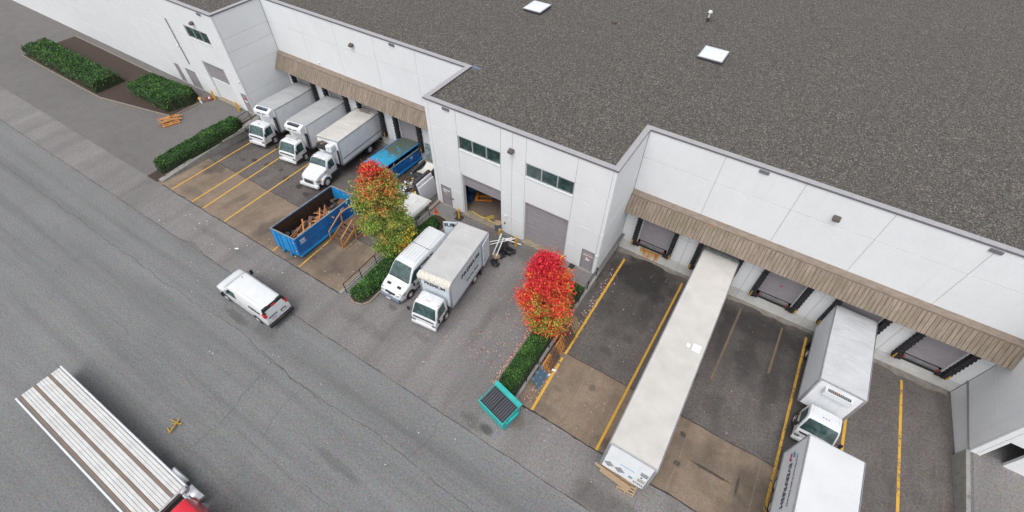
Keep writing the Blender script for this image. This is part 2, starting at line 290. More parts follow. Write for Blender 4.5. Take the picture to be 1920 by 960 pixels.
# ---------------------------------------------------------------- object helpers
def empty(name, loc, label, cat, group=None, rot=(0, 0, 0)):
    o = bpy.data.objects.new(name, None); COL.objects.link(o); o.location = loc; o.rotation_euler = rot
    o.empty_display_size = 0.3
    tag(o, label, cat, group); return o
def tag(o, label=None, cat=None, group=None, kind=None):
    if label: o['label'] = label
    if cat: o['category'] = cat
    if group: o['group'] = group
    if kind: o['kind'] = kind
    return o
class M:
    def __init__(s): s.v = []; s.f = []; s.mi = []
    def add(s, vs, fs, mi=0):
        n = len(s.v); s.v += [tuple(p) for p in vs]; s.f += [tuple(i + n for i in f) for f in fs]; s.mi += [mi] * len(fs); return s
    def box(s, x0, x1, y0, y1, z0, z1, mi=0, T=None):
        vs = [Vector((x, y, z)) for z in (z0, z1) for y in (y0, y1) for x in (x0, x1)]
        if T is not None: vs = [T @ v for v in vs]
        return s.add(vs, [(0, 2, 3, 1), (4, 5, 7, 6), (0, 1, 5, 4), (2, 6, 7, 3), (0, 4, 6, 2), (1, 3, 7, 5)], mi)
    def bar(s, a, b, w, h=None, up=(0, 0, 1), mi=0):
        a, b = Vector(a), Vector(b); h = h or w; d = (b - a); L = d.length; d.normalize(); up = Vector(up)
        if abs(d.dot(up)) > 0.98: up = Vector((0, 1, 0))
        x = d.cross(up).normalized(); z = x.cross(d)
        T = Matrix((x, d, z)).transposed().to_4x4(); T.translation = a
        return s.box(-w / 2, w / 2, 0, L, -h / 2, h / 2, mi, T)
    def tube(s, a, b, r, r2=None, n=8, mi=0, cap=True):
        a, b = Vector(a), Vector(b); r2 = r if r2 is None else r2; d = (b - a).normalized()
        q = d.to_track_quat('Z', 'Y'); vs = []
        for c, rr in ((a, r), (b, r2)):
            for i in range(n):
                t = 2 * math.pi * i / n; vs.append(c + q @ Vector((rr * math.cos(t), rr * math.sin(t), 0)))
        fs = [(i, (i + 1) % n, n + (i + 1) % n, n + i) for i in range(n)]
        if cap: fs += [tuple(range(n))[::-1], tuple(range(n, 2 * n))]
        return s.add(vs, fs, mi)
    def poly(s, pts, mi=0): return s.add(pts, [tuple(range(len(pts)))], mi)
    def prism(s, pts, d, mi=0):
        n = len(pts); d = Vector(d); a = [Vector(p) for p in pts]
        return s.add(a + [p + d for p in a], [tuple(range(n))[::-1], tuple(range(n, 2 * n))] + [(i, (i + 1) % n, n + (i + 1) % n, n + i) for i in range(n)], mi)
    def blob(s, c, rx, ry, rz, n=8, rings=5, jit=0.15, mi=0):
        vs = []; fs = []; c = Vector(c); ph = random.random() * 9
        for i in range(rings + 1):
            th = math.pi * i / rings
            for j in range(n):
                a = 2 * math.pi * j / n
                d = Vector((math.sin(th) * math.cos(a), math.sin(th) * math.sin(a), math.cos(th)))
                k = 1 + jit * noise.noise(d * 1.7 + Vector((ph, ph, 0))) * 2
                vs.append(c + Vector((d.x * rx * k, d.y * ry * k, d.z * rz * k)))
        for i in range(rings):
            for j in range(n): fs.append((i * n + j, (i + 1) * n + j, (i + 1) * n + (j + 1) % n, i * n + (j + 1) % n))
        return s.add(vs, fs, mi)
    def build(s, name, mats, parent=None, bevel=0.0, smooth=False, kind=None, loc=None, seg=2, ang=30):
        me = bpy.data.meshes.new(name); me.from_pydata(s.v, [], s.f)
        if not isinstance(mats, (list, tuple)): mats = [mats]
        for x in mats: me.materials.append(x)
        me.polygons.foreach_set('material_index', s.mi); me.update()
        bm = bmesh.new(); bm.from_mesh(me)
        if bevel or len(s.f) < 4000:
            bmesh.ops.recalc_face_normals(bm, faces=bm.faces)
        if bevel:
            ed = [e for e in bm.edges if len(e.link_faces) == 2 and e.calc_face_angle(0) > rad(ang)]
            bmesh.ops.bevel(bm, geom=ed, offset=bevel, segments=seg, affect='EDGES', clamp_overlap=True, profile=0.6)
        bm.to_mesh(me); bm.free()
        if smooth:
            me.polygons.foreach_set('use_smooth', [True] * len(me.polygons))
            try: me.set_sharp_from_angle(angle=rad(40))
            except Exception: pass
        o = bpy.data.objects.new(name, me); COL.objects.link(o)
        if parent is not None: o.parent = parent
        if loc: o.location = loc
        if kind: o['kind'] = kind
        return o
def sheet(name, quads, mt, parent=None, kind='structure'):
    b = M()
    for q in quads: b.poly(q)
    return b.build(name, mt, parent, kind=kind)
def rect(x0, x1, y0, y1, z=0.0): return [(x0, y0, z), (x1, y0, z), (x1, y1, z), (x0, y1, z)]
def share(proto, name, parent, loc, rot=(0, 0, 0), scale=None, mt=None):
    o = bpy.data.objects.new(name, proto.data); COL.objects.link(o); o.parent = parent; o.location = loc; o.rotation_euler = rot
    if scale: o.scale = scale
    return o
def copy_tree(o, parent=None):
    c = o.copy(); COL.objects.link(c); c.parent = parent
    for ch in o.children: copy_tree(ch, c)
    return c
def text(body, size, mt, parent, loc, rot, xs=1.0, name='lettering', ext=0.004, align='CENTER', shear=0.0, bold=0.0, space=1.0):
    cu = bpy.data.curves.new(name, 'FONT'); cu.body = body; cu.size = size; cu.extrude = ext; cu.align_x = align; cu.align_y = 'CENTER'
    cu.shear = shear; cu.offset = bold; cu.space_character = space; cu.resolution_u = 2
    t = bpy.data.objects.new(name, cu); COL.objects.link(t)
    dg = bpy.context.evaluated_depsgraph_get(); me = bpy.data.meshes.new_from_object(t.evaluated_get(dg))
    bpy.data.objects.remove(t)
    me.materials.clear(); me.materials.append(mt)
    o = bpy.data.objects.new(name, me); COL.objects.link(o); o.parent = parent; o.location = loc; o.rotation_euler = rot; o.scale = (xs, 1, 1)
    return o
SL = 1.65 / 17.05
WELL_P = -math.atan(SL)
def zw(y, h=0.0): return h - SL * (y + 11.85)

# ================================================================ GROUND
WX0, WX1, YE, YR = -22.25, 0.28, -11.85, 5.2
RX0, RX1 = 15.42, 39.4
b = M()
for (x0, x1, y0, y1) in ((-500, 500, -500, YE), (-500, WX0 - 0.7, YE, 500), (WX1, RX0, YE, 500), (RX1, 500, YE, 500), (WX0 - 0.7, WX1, 5.35, 500), (RX0, RX1, 5.35, 500)):
    b.poly(rect(x0, x1, y0, y1, -0.012))
b.build('ground', GROUND, kind='structure')
sheet('road', [rect(-130, 130, -60, -14.93, -0.004)], ROAD)
# lighter strip and the middle lot in one sheet, boundary to the road a little ragged
b = M(); xs = [-130 + i * 0.8 for i in range(326)]
lo = [(x, -14.93 + 0.07 * noise.noise(Vector((x * 0.35, 3, 0))) + (0.35 * max(0, 1 - abs(x + 13.2) / 1.6)), 0.0) for x in xs]
b.add(lo + [(x, YE, 0.0) for x in xs], [(i, i + 1, len(xs) + i + 1, len(xs) + i) for i in range(len(xs) - 1)])
b.poly(rect(WX1, RX0, YE, 0.4, 0.0))
b.build('parking_lot', LOT, kind='structure')
sheet('driveway', [rect(-130, WX0 - 0.62, YE, 0.3, 0.0)], DRIVE)
sheet('far_lot', [rect(RX1 + 0.3, 130, YE, 0.3, 0.0)], LOT)
def seam(name, pts, w, mt, z=0.004, jag=0.02, dens=0.35, zf=None):
    b = M(); P = []
    for a, c in zip(pts[:-1], pts[1:]):
        a = Vector((*a, 0)); c = Vector((*c, 0)); n = max(1, int((c - a).length / dens))
        for i in range(n): P.append(a.lerp(c, i / n))
    P.append(Vector((*pts[-1], 0)))
    vs = []
    for i, p in enumerate(P):
        d = (P[min(i + 1, len(P) - 1)] - P[max(i - 1, 0)]).normalized(); nrm = Vector((-d.y, d.x, 0))
        p = p + nrm * jag * 3 * noise.noise(p * 0.8) + nrm * random.uniform(-jag, jag)
        ww = w * random.uniform(0.45, 1.2)
        for s in (-1, 1):
            q = p + nrm * ww / 2 * s; vs.append((q.x, q.y, (zf(q.y) if zf else 0) + z))
    b.add(vs, [(2 * i, 2 * i + 1, 2 * i + 3, 2 * i + 2) for i in range(len(P) - 1)])
    return b.build(name, mt, kind='structure')
seam('tar_seam', [(-80, -14.9), (-14.6, -14.9), (-13.2, -14.55), (-11.6, -14.9), (60, -14.9)], 0.04, TAR)
seam('tar_seam', [(-22, -11.82), (0.2, -11.82)], 0.09, TAR)
seam('tar_seam', [(15.7, -11.82), (39, -11.82)], 0.11, TAR)
seam('road_crack', [(-40, -18.1), (-10.8, -18.1), (-3.3, -17.8), (3.2, -18.3), (10, -18.0), (22, -18.6)], 0.04, CRACKM, jag=0.05, dens=0.25)
seam('road_crack', [(-2.2, -18.05), (2.2, -18.25), (5.5, -18.4)], 0.03, CRACKM, jag=0.06, dens=0.2)
seam('road_crack', [(0.5, -18.2), (0.8, -20.2), (1.2, -22.6), (0.9, -24.6)], 0.03, CRACKM, jag=0.06, dens=0.25)
seam('road_crack', [(3.6, -18.3), (3.4, -19.9), (4.1, -22.0), (4.2, -23.6)], 0.025, CRACKM, jag=0.06, dens=0.25)
seam('road_crack', [(-5.5, -17.95), (-6.2, -16.4), (-5.9, -15.0)], 0.025, CRACKM, jag=0.06, dens=0.25)
seam('road_crack', [(12, -18.05), (12.4, -16.2), (12.1, -15)], 0.03, CRACKM, jag=0.06, dens=0.25)
seam('road_crack', [(-12, -22.1), (-4, -21.8), (6, -22.4), (14, -22)], 0.02, CRACKM, jag=0.06, dens=0.3)
# sloping truck wells
YC = -6.9
def well(x0, x1):
    sheet('well_concrete', [[(x0, YE, 0), (x1, YE, 0), (x1, YC, zw(YC)), (x0, YC, zw(YC))]], CONCW)
    sheet('well_asphalt', [[(x0, YC, zw(YC)), (x1, YC, zw(YC)), (x1, 5.35, zw(5.35)), (x0, 5.35, zw(5.35))]], ASPHW)
    seam('tar_seam', [(x0 + 0.1, YC), (x1 - 0.1, YC)], 0.07, TAR, zf=zw)
well(WX0 - 2.4, WX1); well(15.0, RX1 + 0.2)
for x in (25.15, 29.3, 18.3):
    seam('concrete_joint', [(x, -11.7), (x + 0.1, -7.0)], 0.035, mat('joint_pale', (0.27, 0.23, 0.17), 0.9), zf=zw, jag=0.01)
seam('concrete_joint', [(-9.4, -11.7), (-10.0, -7.0)], 0.03, TAR, zf=zw, jag=0.01)
seam('rusty_mark', [(24.3, -1.0), (26.6, -1.55)], 0.03, mat('rust_line', (0.13, 0.06, 0.04), 0.9), zf=zw, jag=0.02)
seam('rusty_mark', [(24.4, -1.35), (26.2, -1.75)], 0.03, MATS['rust_line'], zf=zw, jag=0.02)
def yline(p0, p1, mt, w=0.13):
    n = max(2, int(abs(p1[1] - p0[1]) / 0.5)); vs = []
    for i in range(n + 1):
        t = i / n; x = p0[0] + (p1[0] - p0[0]) * t; y = p0[1] + (p1[1] - p0[1]) * t
        for s in (-1, 1): vs.append((x + s * w / 2 + random.uniform(-.006, .006), y, zw(y, 0.008)))
    b = M(); b.add(vs, [(2 * i, 2 * i + 1, 2 * i + 3, 2 * i + 2) for i in range(n)])
    b.build('yellow_line', mt, kind='structure')
for a, c, k, wd in (((-20.76, -11.7), (-22.05, -2.6), YL, .12), ((-17.82, -11.7), (-19.2, -1), YL, .12), ((-16.31, -11.7), (-17.8, -1.2), YL, .12), ((-13.42, -11.7), (-14.8, 0), YL, .12),
                    ((-7.37, -11.7), (-8.0, -7.0), YLW, .12), ((-4.35, -11.7), (-4.85, -7.2), YLW, .13), ((-2.53, -11.6), (-3.0, -7.0), YLF, .12),
                    ((16.53, -11.8), (16.38, -7.9), YL, .17), ((16.36, -7.75), (16.36, -7.35), YLW, .17), ((16.37, -7.0), (16.2, 4.0), YL, .17), ((20.93, -11.8), (21.1, 4.2), YL, .15),
                    ((25.72, 4.3), (25.4, -3.2), YLF, .14), ((28.75, 4.2), (28.6, -0.5), YLF, .14), ((30.42, 4.3), (30.06, -11.5), YLW, .16), ((33.6, 4.3), (33.3, -11.5), YL, .16), ((36.6, 4.3), (36.4, -11.5), YLW, .16)):
    yline(a, c, k, wd)
b = M(); b.tube((27.49, 2.62, zw(2.62, 0.0)), (27.49, 2.62, zw(2.62, 0.015)), 0.36, n=20)
tag(b.build('manhole_cover', MHC), 'round rusty iron manhole cover in the dark asphalt in front of the third dock', 'manhole cover')
# rough concrete strip along the foot of the dock wall
def apron(x0, x1):
    n = int((x1 - x0) / 0.25); vs = []
    for i in range(n + 1):
        x = x0 + (x1 - x0) * i / n
        y = 4.72 + 0.35 * noise.noise(Vector((x * 0.9, 1.3, 0))) + 0.12 * noise.noise(Vector((x * 3.1, 4.3, 0)))
        vs += [(x, y, zw(y, 0.012)), (x, 5.2, zw(5.2, 0.03))]
    b = M(); b.add(vs, [(2 * i, 2 * i + 2, 2 * i + 3, 2 * i + 1) for i in range(n)]); b.build('dock_apron', APRON, kind='structure')
apron(15.2, 39.3); apron(-24.3, -0.1)

# ================================================================ WAREHOUSE
WB = empty('warehouse', (0, 0, 0), 'long white concrete warehouse with flat gravel roof, stepped front and loading docks', 'building')
H = 10.0
G = 0.013
def hpanel(x0, x1, z0, z1, y, mt=WALL, t=0.2):        # panel facing -y
    M().box(x0 + G, x1 - G, y, y + t, z0 + G, z1 - G).build('wall_panel', mt, WB, bevel=0.012, seg=1)
def vpanel(y0, y1, z0, z1, x, sgn, mt=WALL, t=0.2):   # panel facing sgn*x, outer face at x
    xa, xb = (x - t, x) if sgn > 0 else (x, x + t)
    M().box(xa, xb, y0 + G, y1 - G, z0 + G, z1 - G).build('wall_panel', mt, WB, bevel=0.012, seg=1)
def strips(lines, y):       # sealant behind the gaps on a front wall: ('v',x,z0,z1) or ('h',z,x0,x1)
    for k, a, c, d in lines:
        b = M()
        if k == 'v': b.box(a - 0.04, a + 0.04, y + 0.03, y + 0.09, c, d)
        else: b.box(c, d, y + 0.095, y + 0.15, a - 0.04, a + 0.04)
        b.build('joint_sealant', JOINT, WB)
# --- middle block front, y=0
cols = [0.0, 0.33, 2.8, 6.6, 7.55, 8.65, 12.45, 14.85, 15.12]
rows = [0.0, 2.15, 4.35, 6.6, 7.85, H]
def block_front(X, mirror=1, doors=(2, 5), mans=(1, 6), wins=(2, 5)):
    for i in range(len(cols) - 1):
        for j in range(len(rows) - 1):
            x0, x1, z0, z1 = cols[i], cols[i + 1], rows[j], rows[j + 1]
            if i in doors and j < 2: continue
            if i in wins and j == 3: continue
            segs = [(x0, x1)]
            if j == 0 and i in mans: segs = [(x0, 0.55), (1.6, x1)] if i == 1 else [(x0, 13.8), (14.8, x1)]
            for a, c in segs:
                if a + X > X + 15.2: continue
                hpanel(a + X, c + X, z0 - (0.1 if j == 0 else 0), z1, 0.0)
    L = [('v', x + X, 0, H) for x in cols[1:3]] + [('v', 7.55 + X, 0, H), ('v', 14.85 + X, 0, H), ('v', 6.6 + X, 4.35, H), ('v', 8.65 + X, 4.35, H), ('v', 12.45 + X, 4.35, H)]
    L += [('h', z, 0.05 + X, 15.0 + X) for z in rows[2:4]] + [('h', 7.85, 0.05 + X, 2.8 + X), ('h', 7.85, 6.6 + X, 8.65 + X), ('h', 7.85, 12.45 + X, 15.0 + X), ('h', 2.15, 0.05 + X, 0.5 + X), ('h', 2.15, 1.6 + X, 2.8 + X), ('h', 2.15, 6.7 + X, 8.6 + X), ('h', 2.15, 12.5 + X, 13.8 + X)]
    strips(L, 0.0)
block_front(0.0)
# left block: mirrored arrangement (man door by its right corner)
def left_block():
    cs = [-45.4, -41.6, -39.6, -37.2, -34.2, -30.2, -26.55, -24.75, -24.4]
    xs = [-80, -75, -70, -65, -60, -55, -50] + cs
    for i in range(len(xs) - 1):
        for j in range(5):
            x0, x1, z0, z1 = xs[i], xs[i + 1], rows[j], rows[j + 1]
            if x0 == -30.2 and (j < 2 or j == 3): continue
            segs = [(x0, x1)]
            if j == 0:
                if x0 == -26.55: segs = [(x0, -25.45)]
                if x0 == -24.75: segs = [(-24.5, -24.4)]
                if x0 == -34.2: segs = [(-33.05, x1)]
                if x0 == -37.2: segs = [(x0, x0 + .3), (-36.0, -34.85)]
            for a, c in segs: hpanel(a, c, z0 - (0.1 if j == 0 else 0), z1, 0.0)
    L = [('v', x, 0, H) for x in xs[1:-4]] + [('v', -30.2, 4.35, H), ('v', -26.55, 4.35, H), ('v', -24.75, 2.15, H)] + [('h', z, -80, -24.5) for z in (4.35, 6.6)] + [('h', 7.85, -80, -30.2), ('h', 7.85, -26.55, -24.5)]
    strips(L, 0.0)
left_block()
block_front(39.52)
# --- recessed dock walls, y = 5.2
RZ = [-1.8, -0.62, 1.95, 3.3, 7.75, H]
def dock_wall(joints, bays):
    for i in range(len(joints) - 1):
        x0, x1 = joints[i], joints[i + 1]; bc = [c for c in bays if x0 < c < x1]
        for j in range(5):
            z0, z1 = RZ[j], RZ[j + 1]; m_ = DOCKW if j < 1 else WALL
            if bc and j in (1, 2):
                c = bc[0]; hpanel(x0, c - 1.3, z0, z1, 5.2, WALL); hpanel(c + 1.3, x1, z0, z1, 5.2, WALL)
            else: hpanel(x0, x1, z0, z1, 5.2, m_)
    a, c = joints[0] + 0.05, joints[-1] - 0.05
    L = [('v', x, -1.7, H) for x in joints[1:-1]] + [('h', 7.75, a, c), ('h', 3.3, a, c)]
    for x0, x1 in zip([a] + [q + 1.3 for q in bays], [q - 1.3 for q in bays] + [c]):
        for z in (-0.62, 1.95): L.append(('h', z, x0, x1))
    for q in bays: L.append(('h', -0.62, q - 1.3, q + 1.3))
    strips(L, 5.2)
BR = [17.78, 22.58, 27.3, 32.05, 36.85]; BL = [-21.7, -17.0, -12.2, -7.45]
dock_wall([15.12, 20.2, 25.0, 29.75, 34.5, 39.52], BR)
dock_wall([-24.4, -19.5, -14.76, -10.0, -5.25, 0.0], BL)
# --- side walls of the steps
SZ = [-1.8, 2.2, 4.8, 6.5, 7.75, H]
for xx, sg in ((-24.4, 1), (15.12, 1), (0.0, -1), (39.52, -1)):
    for j in range(5):
        vpanel(0.21, 5.2, SZ[j], SZ[j + 1], xx, sg)
    for z in SZ[1:5]:
        xa, xb = (xx - 0.09, xx - 0.03) if sg > 0 else (xx + 0.03, xx + 0.09)
        M().box(xa, xb, 0.25, 5.15, z - 0.04, z + 0.04).build('joint_sealant', JOINT, WB)
# lower part of front returns in the wells (below z=0 the block front stands on its footing)
for x0, x1 in ((0.0, 15.12), (-80, -24.4), (39.52, 60)):
    M().box(x0 + 0.01, x1 - 0.01, 0.03, 0.25, -1.9, -0.12).build('foundation', CONC, WB)
# --- roof and cap flashing
out = [(-90, 0.0), (-24.4, 0.0), (-24.4, 5.2), (0.0, 5.2), (0.0, 0.0), (15.12, 0.0), (15.12, 5.2), (39.52, 5.2), (39.52, 0.0), (70, 0.0)]
b = M()
for x0, x1, y0 in ((-90, -24.4, 0.2), (-24.4, 0.0, 5.4), (0.0, 15.12, 0.2), (15.12, 39.52, 5.4), (39.52, 70, 0.2)):
    e0 = 0.2 if y0 < 1 else 0.0
    b.poly(rect(x0 + (0.15 if y0 < 1 and x0 > -90 else 0), x1 - (0.15 if y0 < 1 and x1 < 70 else 0), y0, 5.4, 9.93)) if y0 < 1 else None
b.poly(rect(-90, 70, 5.4, 120, 9.93))
b.build('roof', GRAVEL, WB)
def cap(path, inward):
    n = len(path)
    for i in range(n - 1):
        (x0, y0), (x1, y1) = path[i], path[i + 1]
        W_, o_ = 0.36, 0.04
        if y0 == y1:   # front edges; inward +y
            ca = o_ if (i > 0 and path[i - 1][1] > y0) else (W_ if i > 0 else 0)
            cb = o_ if (i < n - 2 and path[i + 2][1] > y0) else (W_ if i < n - 2 else 0)
            L = x1 + cb - (x0 - ca); k = max(1, round(L / 3.05)); s0 = x0 - ca
            for q in range(k):
                M().box(s0 + L * q / k + .004, s0 + L * (q + 1) / k - .004, y0 - o_, y0 + W_, H + 0.002, H + 0.05).build('parapet_cap', CAPG, WB, bevel=0.01, seg=1)
            M().box(s0, s0 + L, y0 - o_ - 0.012, y0 - o_ + 0.008, H - 0.09, H + 0.035).build('cap_edge', CAPD, WB)
        else:
            inw = 1 if (y1 < y0) else -1   # going down: solid lies to +x
            xa, xb = (x0 - o_, x0 + W_) if inw > 0 else (x0 - W_, x0 + o_)
            ya, yb = min(y0, y1), max(y0, y1)
            M().box(xa, xb, ya + W_ + .004, yb - o_ - .004, H + 0.004, H + 0.052).build('parapet_cap', CAPG, WB, bevel=0.01, seg=1)
            xe = xa - 0.01 if inw > 0 else xb + 0.01
            M().box(min(xe, xe + inw * .02), max(xe, xe + inw * .02), ya - o_, yb - o_, H - 0.09, H + 0.038).build('cap_edge', CAPD, WB)
cap(out, 1)
M().box(0.25, 1.1, 5.45, 5.75, 9.94, 9.96).build('roof_flashing', mat('blue_flashing', (0.13, 0.17, 0.26), 0.5), WB)
# --- scuppers and lamps
def scupper(x, y): M().box(x - 0.3, x + 0.3, y - 0.08, y + 0.0, H - 0.38, H - 0.17).build('scupper', CAPD, WB, bevel=0.01, seg=1)
for x, y in ((2.0, 0), (-26.2, 0), (-7.67, 5.2), (22.6, 5.2), (-40, 0), (34.5, 5.2)): scupper(x, y)
def wlamp(x, y, z=8.4):
    lb = M().prism([(x - .2, y, z + .16), (x - .2, y - .3, z + .06), (x - .2, y - .34, z - .08), (x - .2, y, z - .12)], (0.4, 0, 0)).build('wall_lamp', mat('bronze_lamp', (0.09, 0.075, 0.065), 0.5), WB, bevel=0.02)
    M().box(x - .14, x + .14, y - .31, y - .05, z - .115, z - .09).build('lens', LENS, lb)
for p in ((7.54, -0.0, 8.44), (-12.67, 5.2, 8.42), (27.39, 5.2, 8.38), (-28.1, 0, 8.5), (-45, 0, 8.4)): wlamp(*p)
def dome(x, y, z):
    M().blob((x, y - 0.07, z), 0.11, 0.09, 0.09, jit=0).build('camera_dome', FRAMEW, WB, smooth=True)
dome(7.05, 0, 1.95); dome(14.98, 0, 2.1); dome(-24.6, 0, 3.6); dome(-18.2, 5.2, 5.2); dome(-33.6, 0, 4.9)
# down-pipe on the left block
b = M(); b.tube((-33.1, -0.06, 7.8), (-33.1, -0.06, 3.1), 0.05); b.build('drain_pipe', STEEL, WB)
# --- windows
def window(x0, x1, z0, z1, y=0.0):
    b = M(); d = 0.06
    b.box(x0, x1, y + .05, y + .13, z1 - d, z1); b.box(x0, x1, y + .05, y + .13, z0, z0 + d); b.box(x0, x0 + d, y + .05, y + .13, z0 + d, z1 - d); b.box(x1 - d, x1, y + .05, y + .13, z0 + d, z1 - d)
    for k in (1, 2):
        c = x0 + (x1 - x0) * k / 3; b.box(c - .04, c + .04, y + .04, y + .13, z0 + d, z1 - d)
    f = b.build('window', mat('window_frame', (0.5, 0.52, 0.53), 0.4, metal=0.3), WB)
    for k in range(3):
        a = x0 + (x1 - x0) * k / 3; c = x0 + (x1 - x0) * (k + 1) / 3
        M().box(a + .045, c - .045, y + .10, y + .115, z0 + d + .002, z1 - d - .002).build('pane', GLASS, f)
    M().box(x0 - .02, x1 + .02, y - 0.06, y + .2, z0 - .06, z0 - .003).build('sill', FRAMEW, f, bevel=0.01, seg=1)
    # dim room behind
    return f
window(2.86, 6.57, 6.68, 7.83); window(8.68, 12.42, 6.68, 7.83); window(-30.15, -26.6, 6.7, 7.83); window(42.4, 46.1, 6.68, 7.83)
# --- shutters
def shutter(x0, x1, z0, z1, y, mt=DOORG, sec=0.53, name='roller_door'):
    n = max(1, round((z1 - z0) / sec)); root = None
    for k in range(n):
        a = z0 + (z1 - z0) * k / n; c = z0 + (z1 - z0) * (k + 1) / n
        o = M().box(x0, x1, y, y + .05, a + .006, c - .006).build(name if root is None else 'door_section', mt, root or WB, bevel=0.012, seg=1)
        root = root or o
    return root
def jamb(x0, x1, z1, y=0.0, d=0.34, t=0.09):
    b = M(); b.box(x0 - t + .03, x0 + .03, y + .003, y + d, 0.02, z1 + .03); b.box(x1 - .03, x1 + t - .03, y + .003, y + d, 0.02, z1 + .03); b.box(x0 + .03, x1 - .03, y + .003, y + d, z1 - .03, z1 + .06)
    b.build('door_frame', FRAMEW, WB)
jamb(2.9, 6.62, 4.3); jamb(8.72, 12.42, 4.3); jamb(-30.15, -26.6, 4.3); jamb(42.4, 46.1, 4.3)
shutter(2.93, 6.59, 3.0, 4.27, 0.26)
shutter(8.75, 12.39, 0.13, 4.27, 0.26)
shutter(42.4, 46.1, 0.13, 4.27, 0.26)
shutter(-30.12, -26.63, 2.4, 4.27, 0.22)
M().box(-30.12, -26.63, 0.16, 0.27, 0.12, 2.38).build('white_door_panel', FRAMEW, WB, bevel=0.01)
for x0, x1 in ((2.85, 6.66), (8.68, 12.46), (-30.2, -26.5), (42.4, 46.1)):
    M().box(x0, x1, -0.28, 0.35, -0.02, 0.12).build('door_threshold', mat('worn_threshold', (0.27, 0.22, 0.16), 0.85, 0.3, 4, dirt=(0.45, 0.43, 0.4), dirt_amt=0.6), WB, bevel=0.02)
def mandoor(x0, x1, y=0.0, sign=None, z1=2.1):
    b = M(); t = 0.05
    b.box(x0 + .005, x0 + t, y + .01, y + .14, 0, z1); b.box(x1 - t, x1 - .005, y + .01, y + .14, 0, z1); b.box(x0 + t, x1 - t, y + .01, y + .14, z1 - t, z1)
    b.build('door_frame', DOORG, WB)
    d = M().box(x0 + t + .003, x1 - t - .003, y + .035, y + .08, 0.03, z1 - t - .003).build('entrance_door', DOORG, WB)
    M().box(x1 - .2, x1 - .12, y - .03, y + .034, 0.95, 1.05).build('handle', STEEL, d)
    M().box(x0 - .05, x1 + .05, y - .15, y + .1, -0.01, 0.03).build('door_step', CONC, WB)
    return d
d = mandoor(0.56, 1.59)
M().box(0.72, 1.45, 0.02, 0.034, 1.68, 1.78).build('door_sign', LETTERW, d)
text('UNIT', 0.2, LETTERW, d, (0.92, 0.02, 1.52), (rad(90), 0, 0), xs=0.9, ext=0.003, bold=0.008)
for x in (0.98, 1.2): M().box(x - .07, x + .07, 0.015, 0.034, 1.22, 1.4).build('sticker', mat('sticker_tan', (0.5, 0.4, 0.25), 0.6, 0.6, 14), d)
d = mandoor(13.81, 14.79)
text('UNIT 213', 0.2, LETTERW, d, (14.3, 0.02, 1.62), (rad(90), 0, 0), xs=0.95, ext=0.003, bold=0.01)
M().box(14.0, 14.62, 0.02, 0.034, 1.79, 1.84).build('door_sign', LETTERS, d)
s_ = M().box(14.2, 14.45, 0.02, 0.034, 1.3, 1.48).build('sticker', LETTERR, d)
M().box(14.22, 14.33, 0.013, 0.019, 1.32, 1.42).build('sticker', LETTERW, d)
M().box(14.18, 14.48, 0.02, 0.034, 1.08, 1.28).build('notice', LETTERW, d)
d = mandoor(-25.45, -24.5)
M().box(-25.2, -24.8, 0.02, 0.034, 1.45, 1.7).build('door_sign', LETTERR, d)
M().box(-25.2, -24.8, 0.02, 0.034, 1.2, 1.4).build('notice', LETTERW, d)
d = mandoor(-34.85, -33.05); d = mandoor(-36.9, -36.0)
for x in (1.75, 6.95): M().box(x - .05, x + .05, -0.06, -0.002, 1.0, 1.14).build('card_reader', BLACK, WB, bevel=0.01)
M().box(7.25, 7.42, -0.012, -0.002, 1.35, 1.7).build('notice', LETTERW, WB)
# --- room behind the open door
b = M(); b.poly(rect(0.5, 14.6, 0.35, 12, 0.115)); b.build('floor', FLOORI, WB)
b = M(); b.poly([(0.5, 12, 0.1), (14.6, 12, 0.1), (14.6, 12, 6), (0.5, 12, 6)]); b.poly([(8.0, 0.35, 0.1), (8.0, 12, 0.1), (8.0, 12, 6), (8.0, 0.35, 6)]); b.poly([(0.5, 0.35, 0.1), (0.5, 12, 0.1), (0.5, 12, 6), (0.5, 0.35, 6)]); b.poly(rect(0.5, 8.0, 0.35, 12, 6.0))
b.build('inner_wall', mat('inner_wall_paint', (0.3, 0.3, 0.3), 0.8), WB)
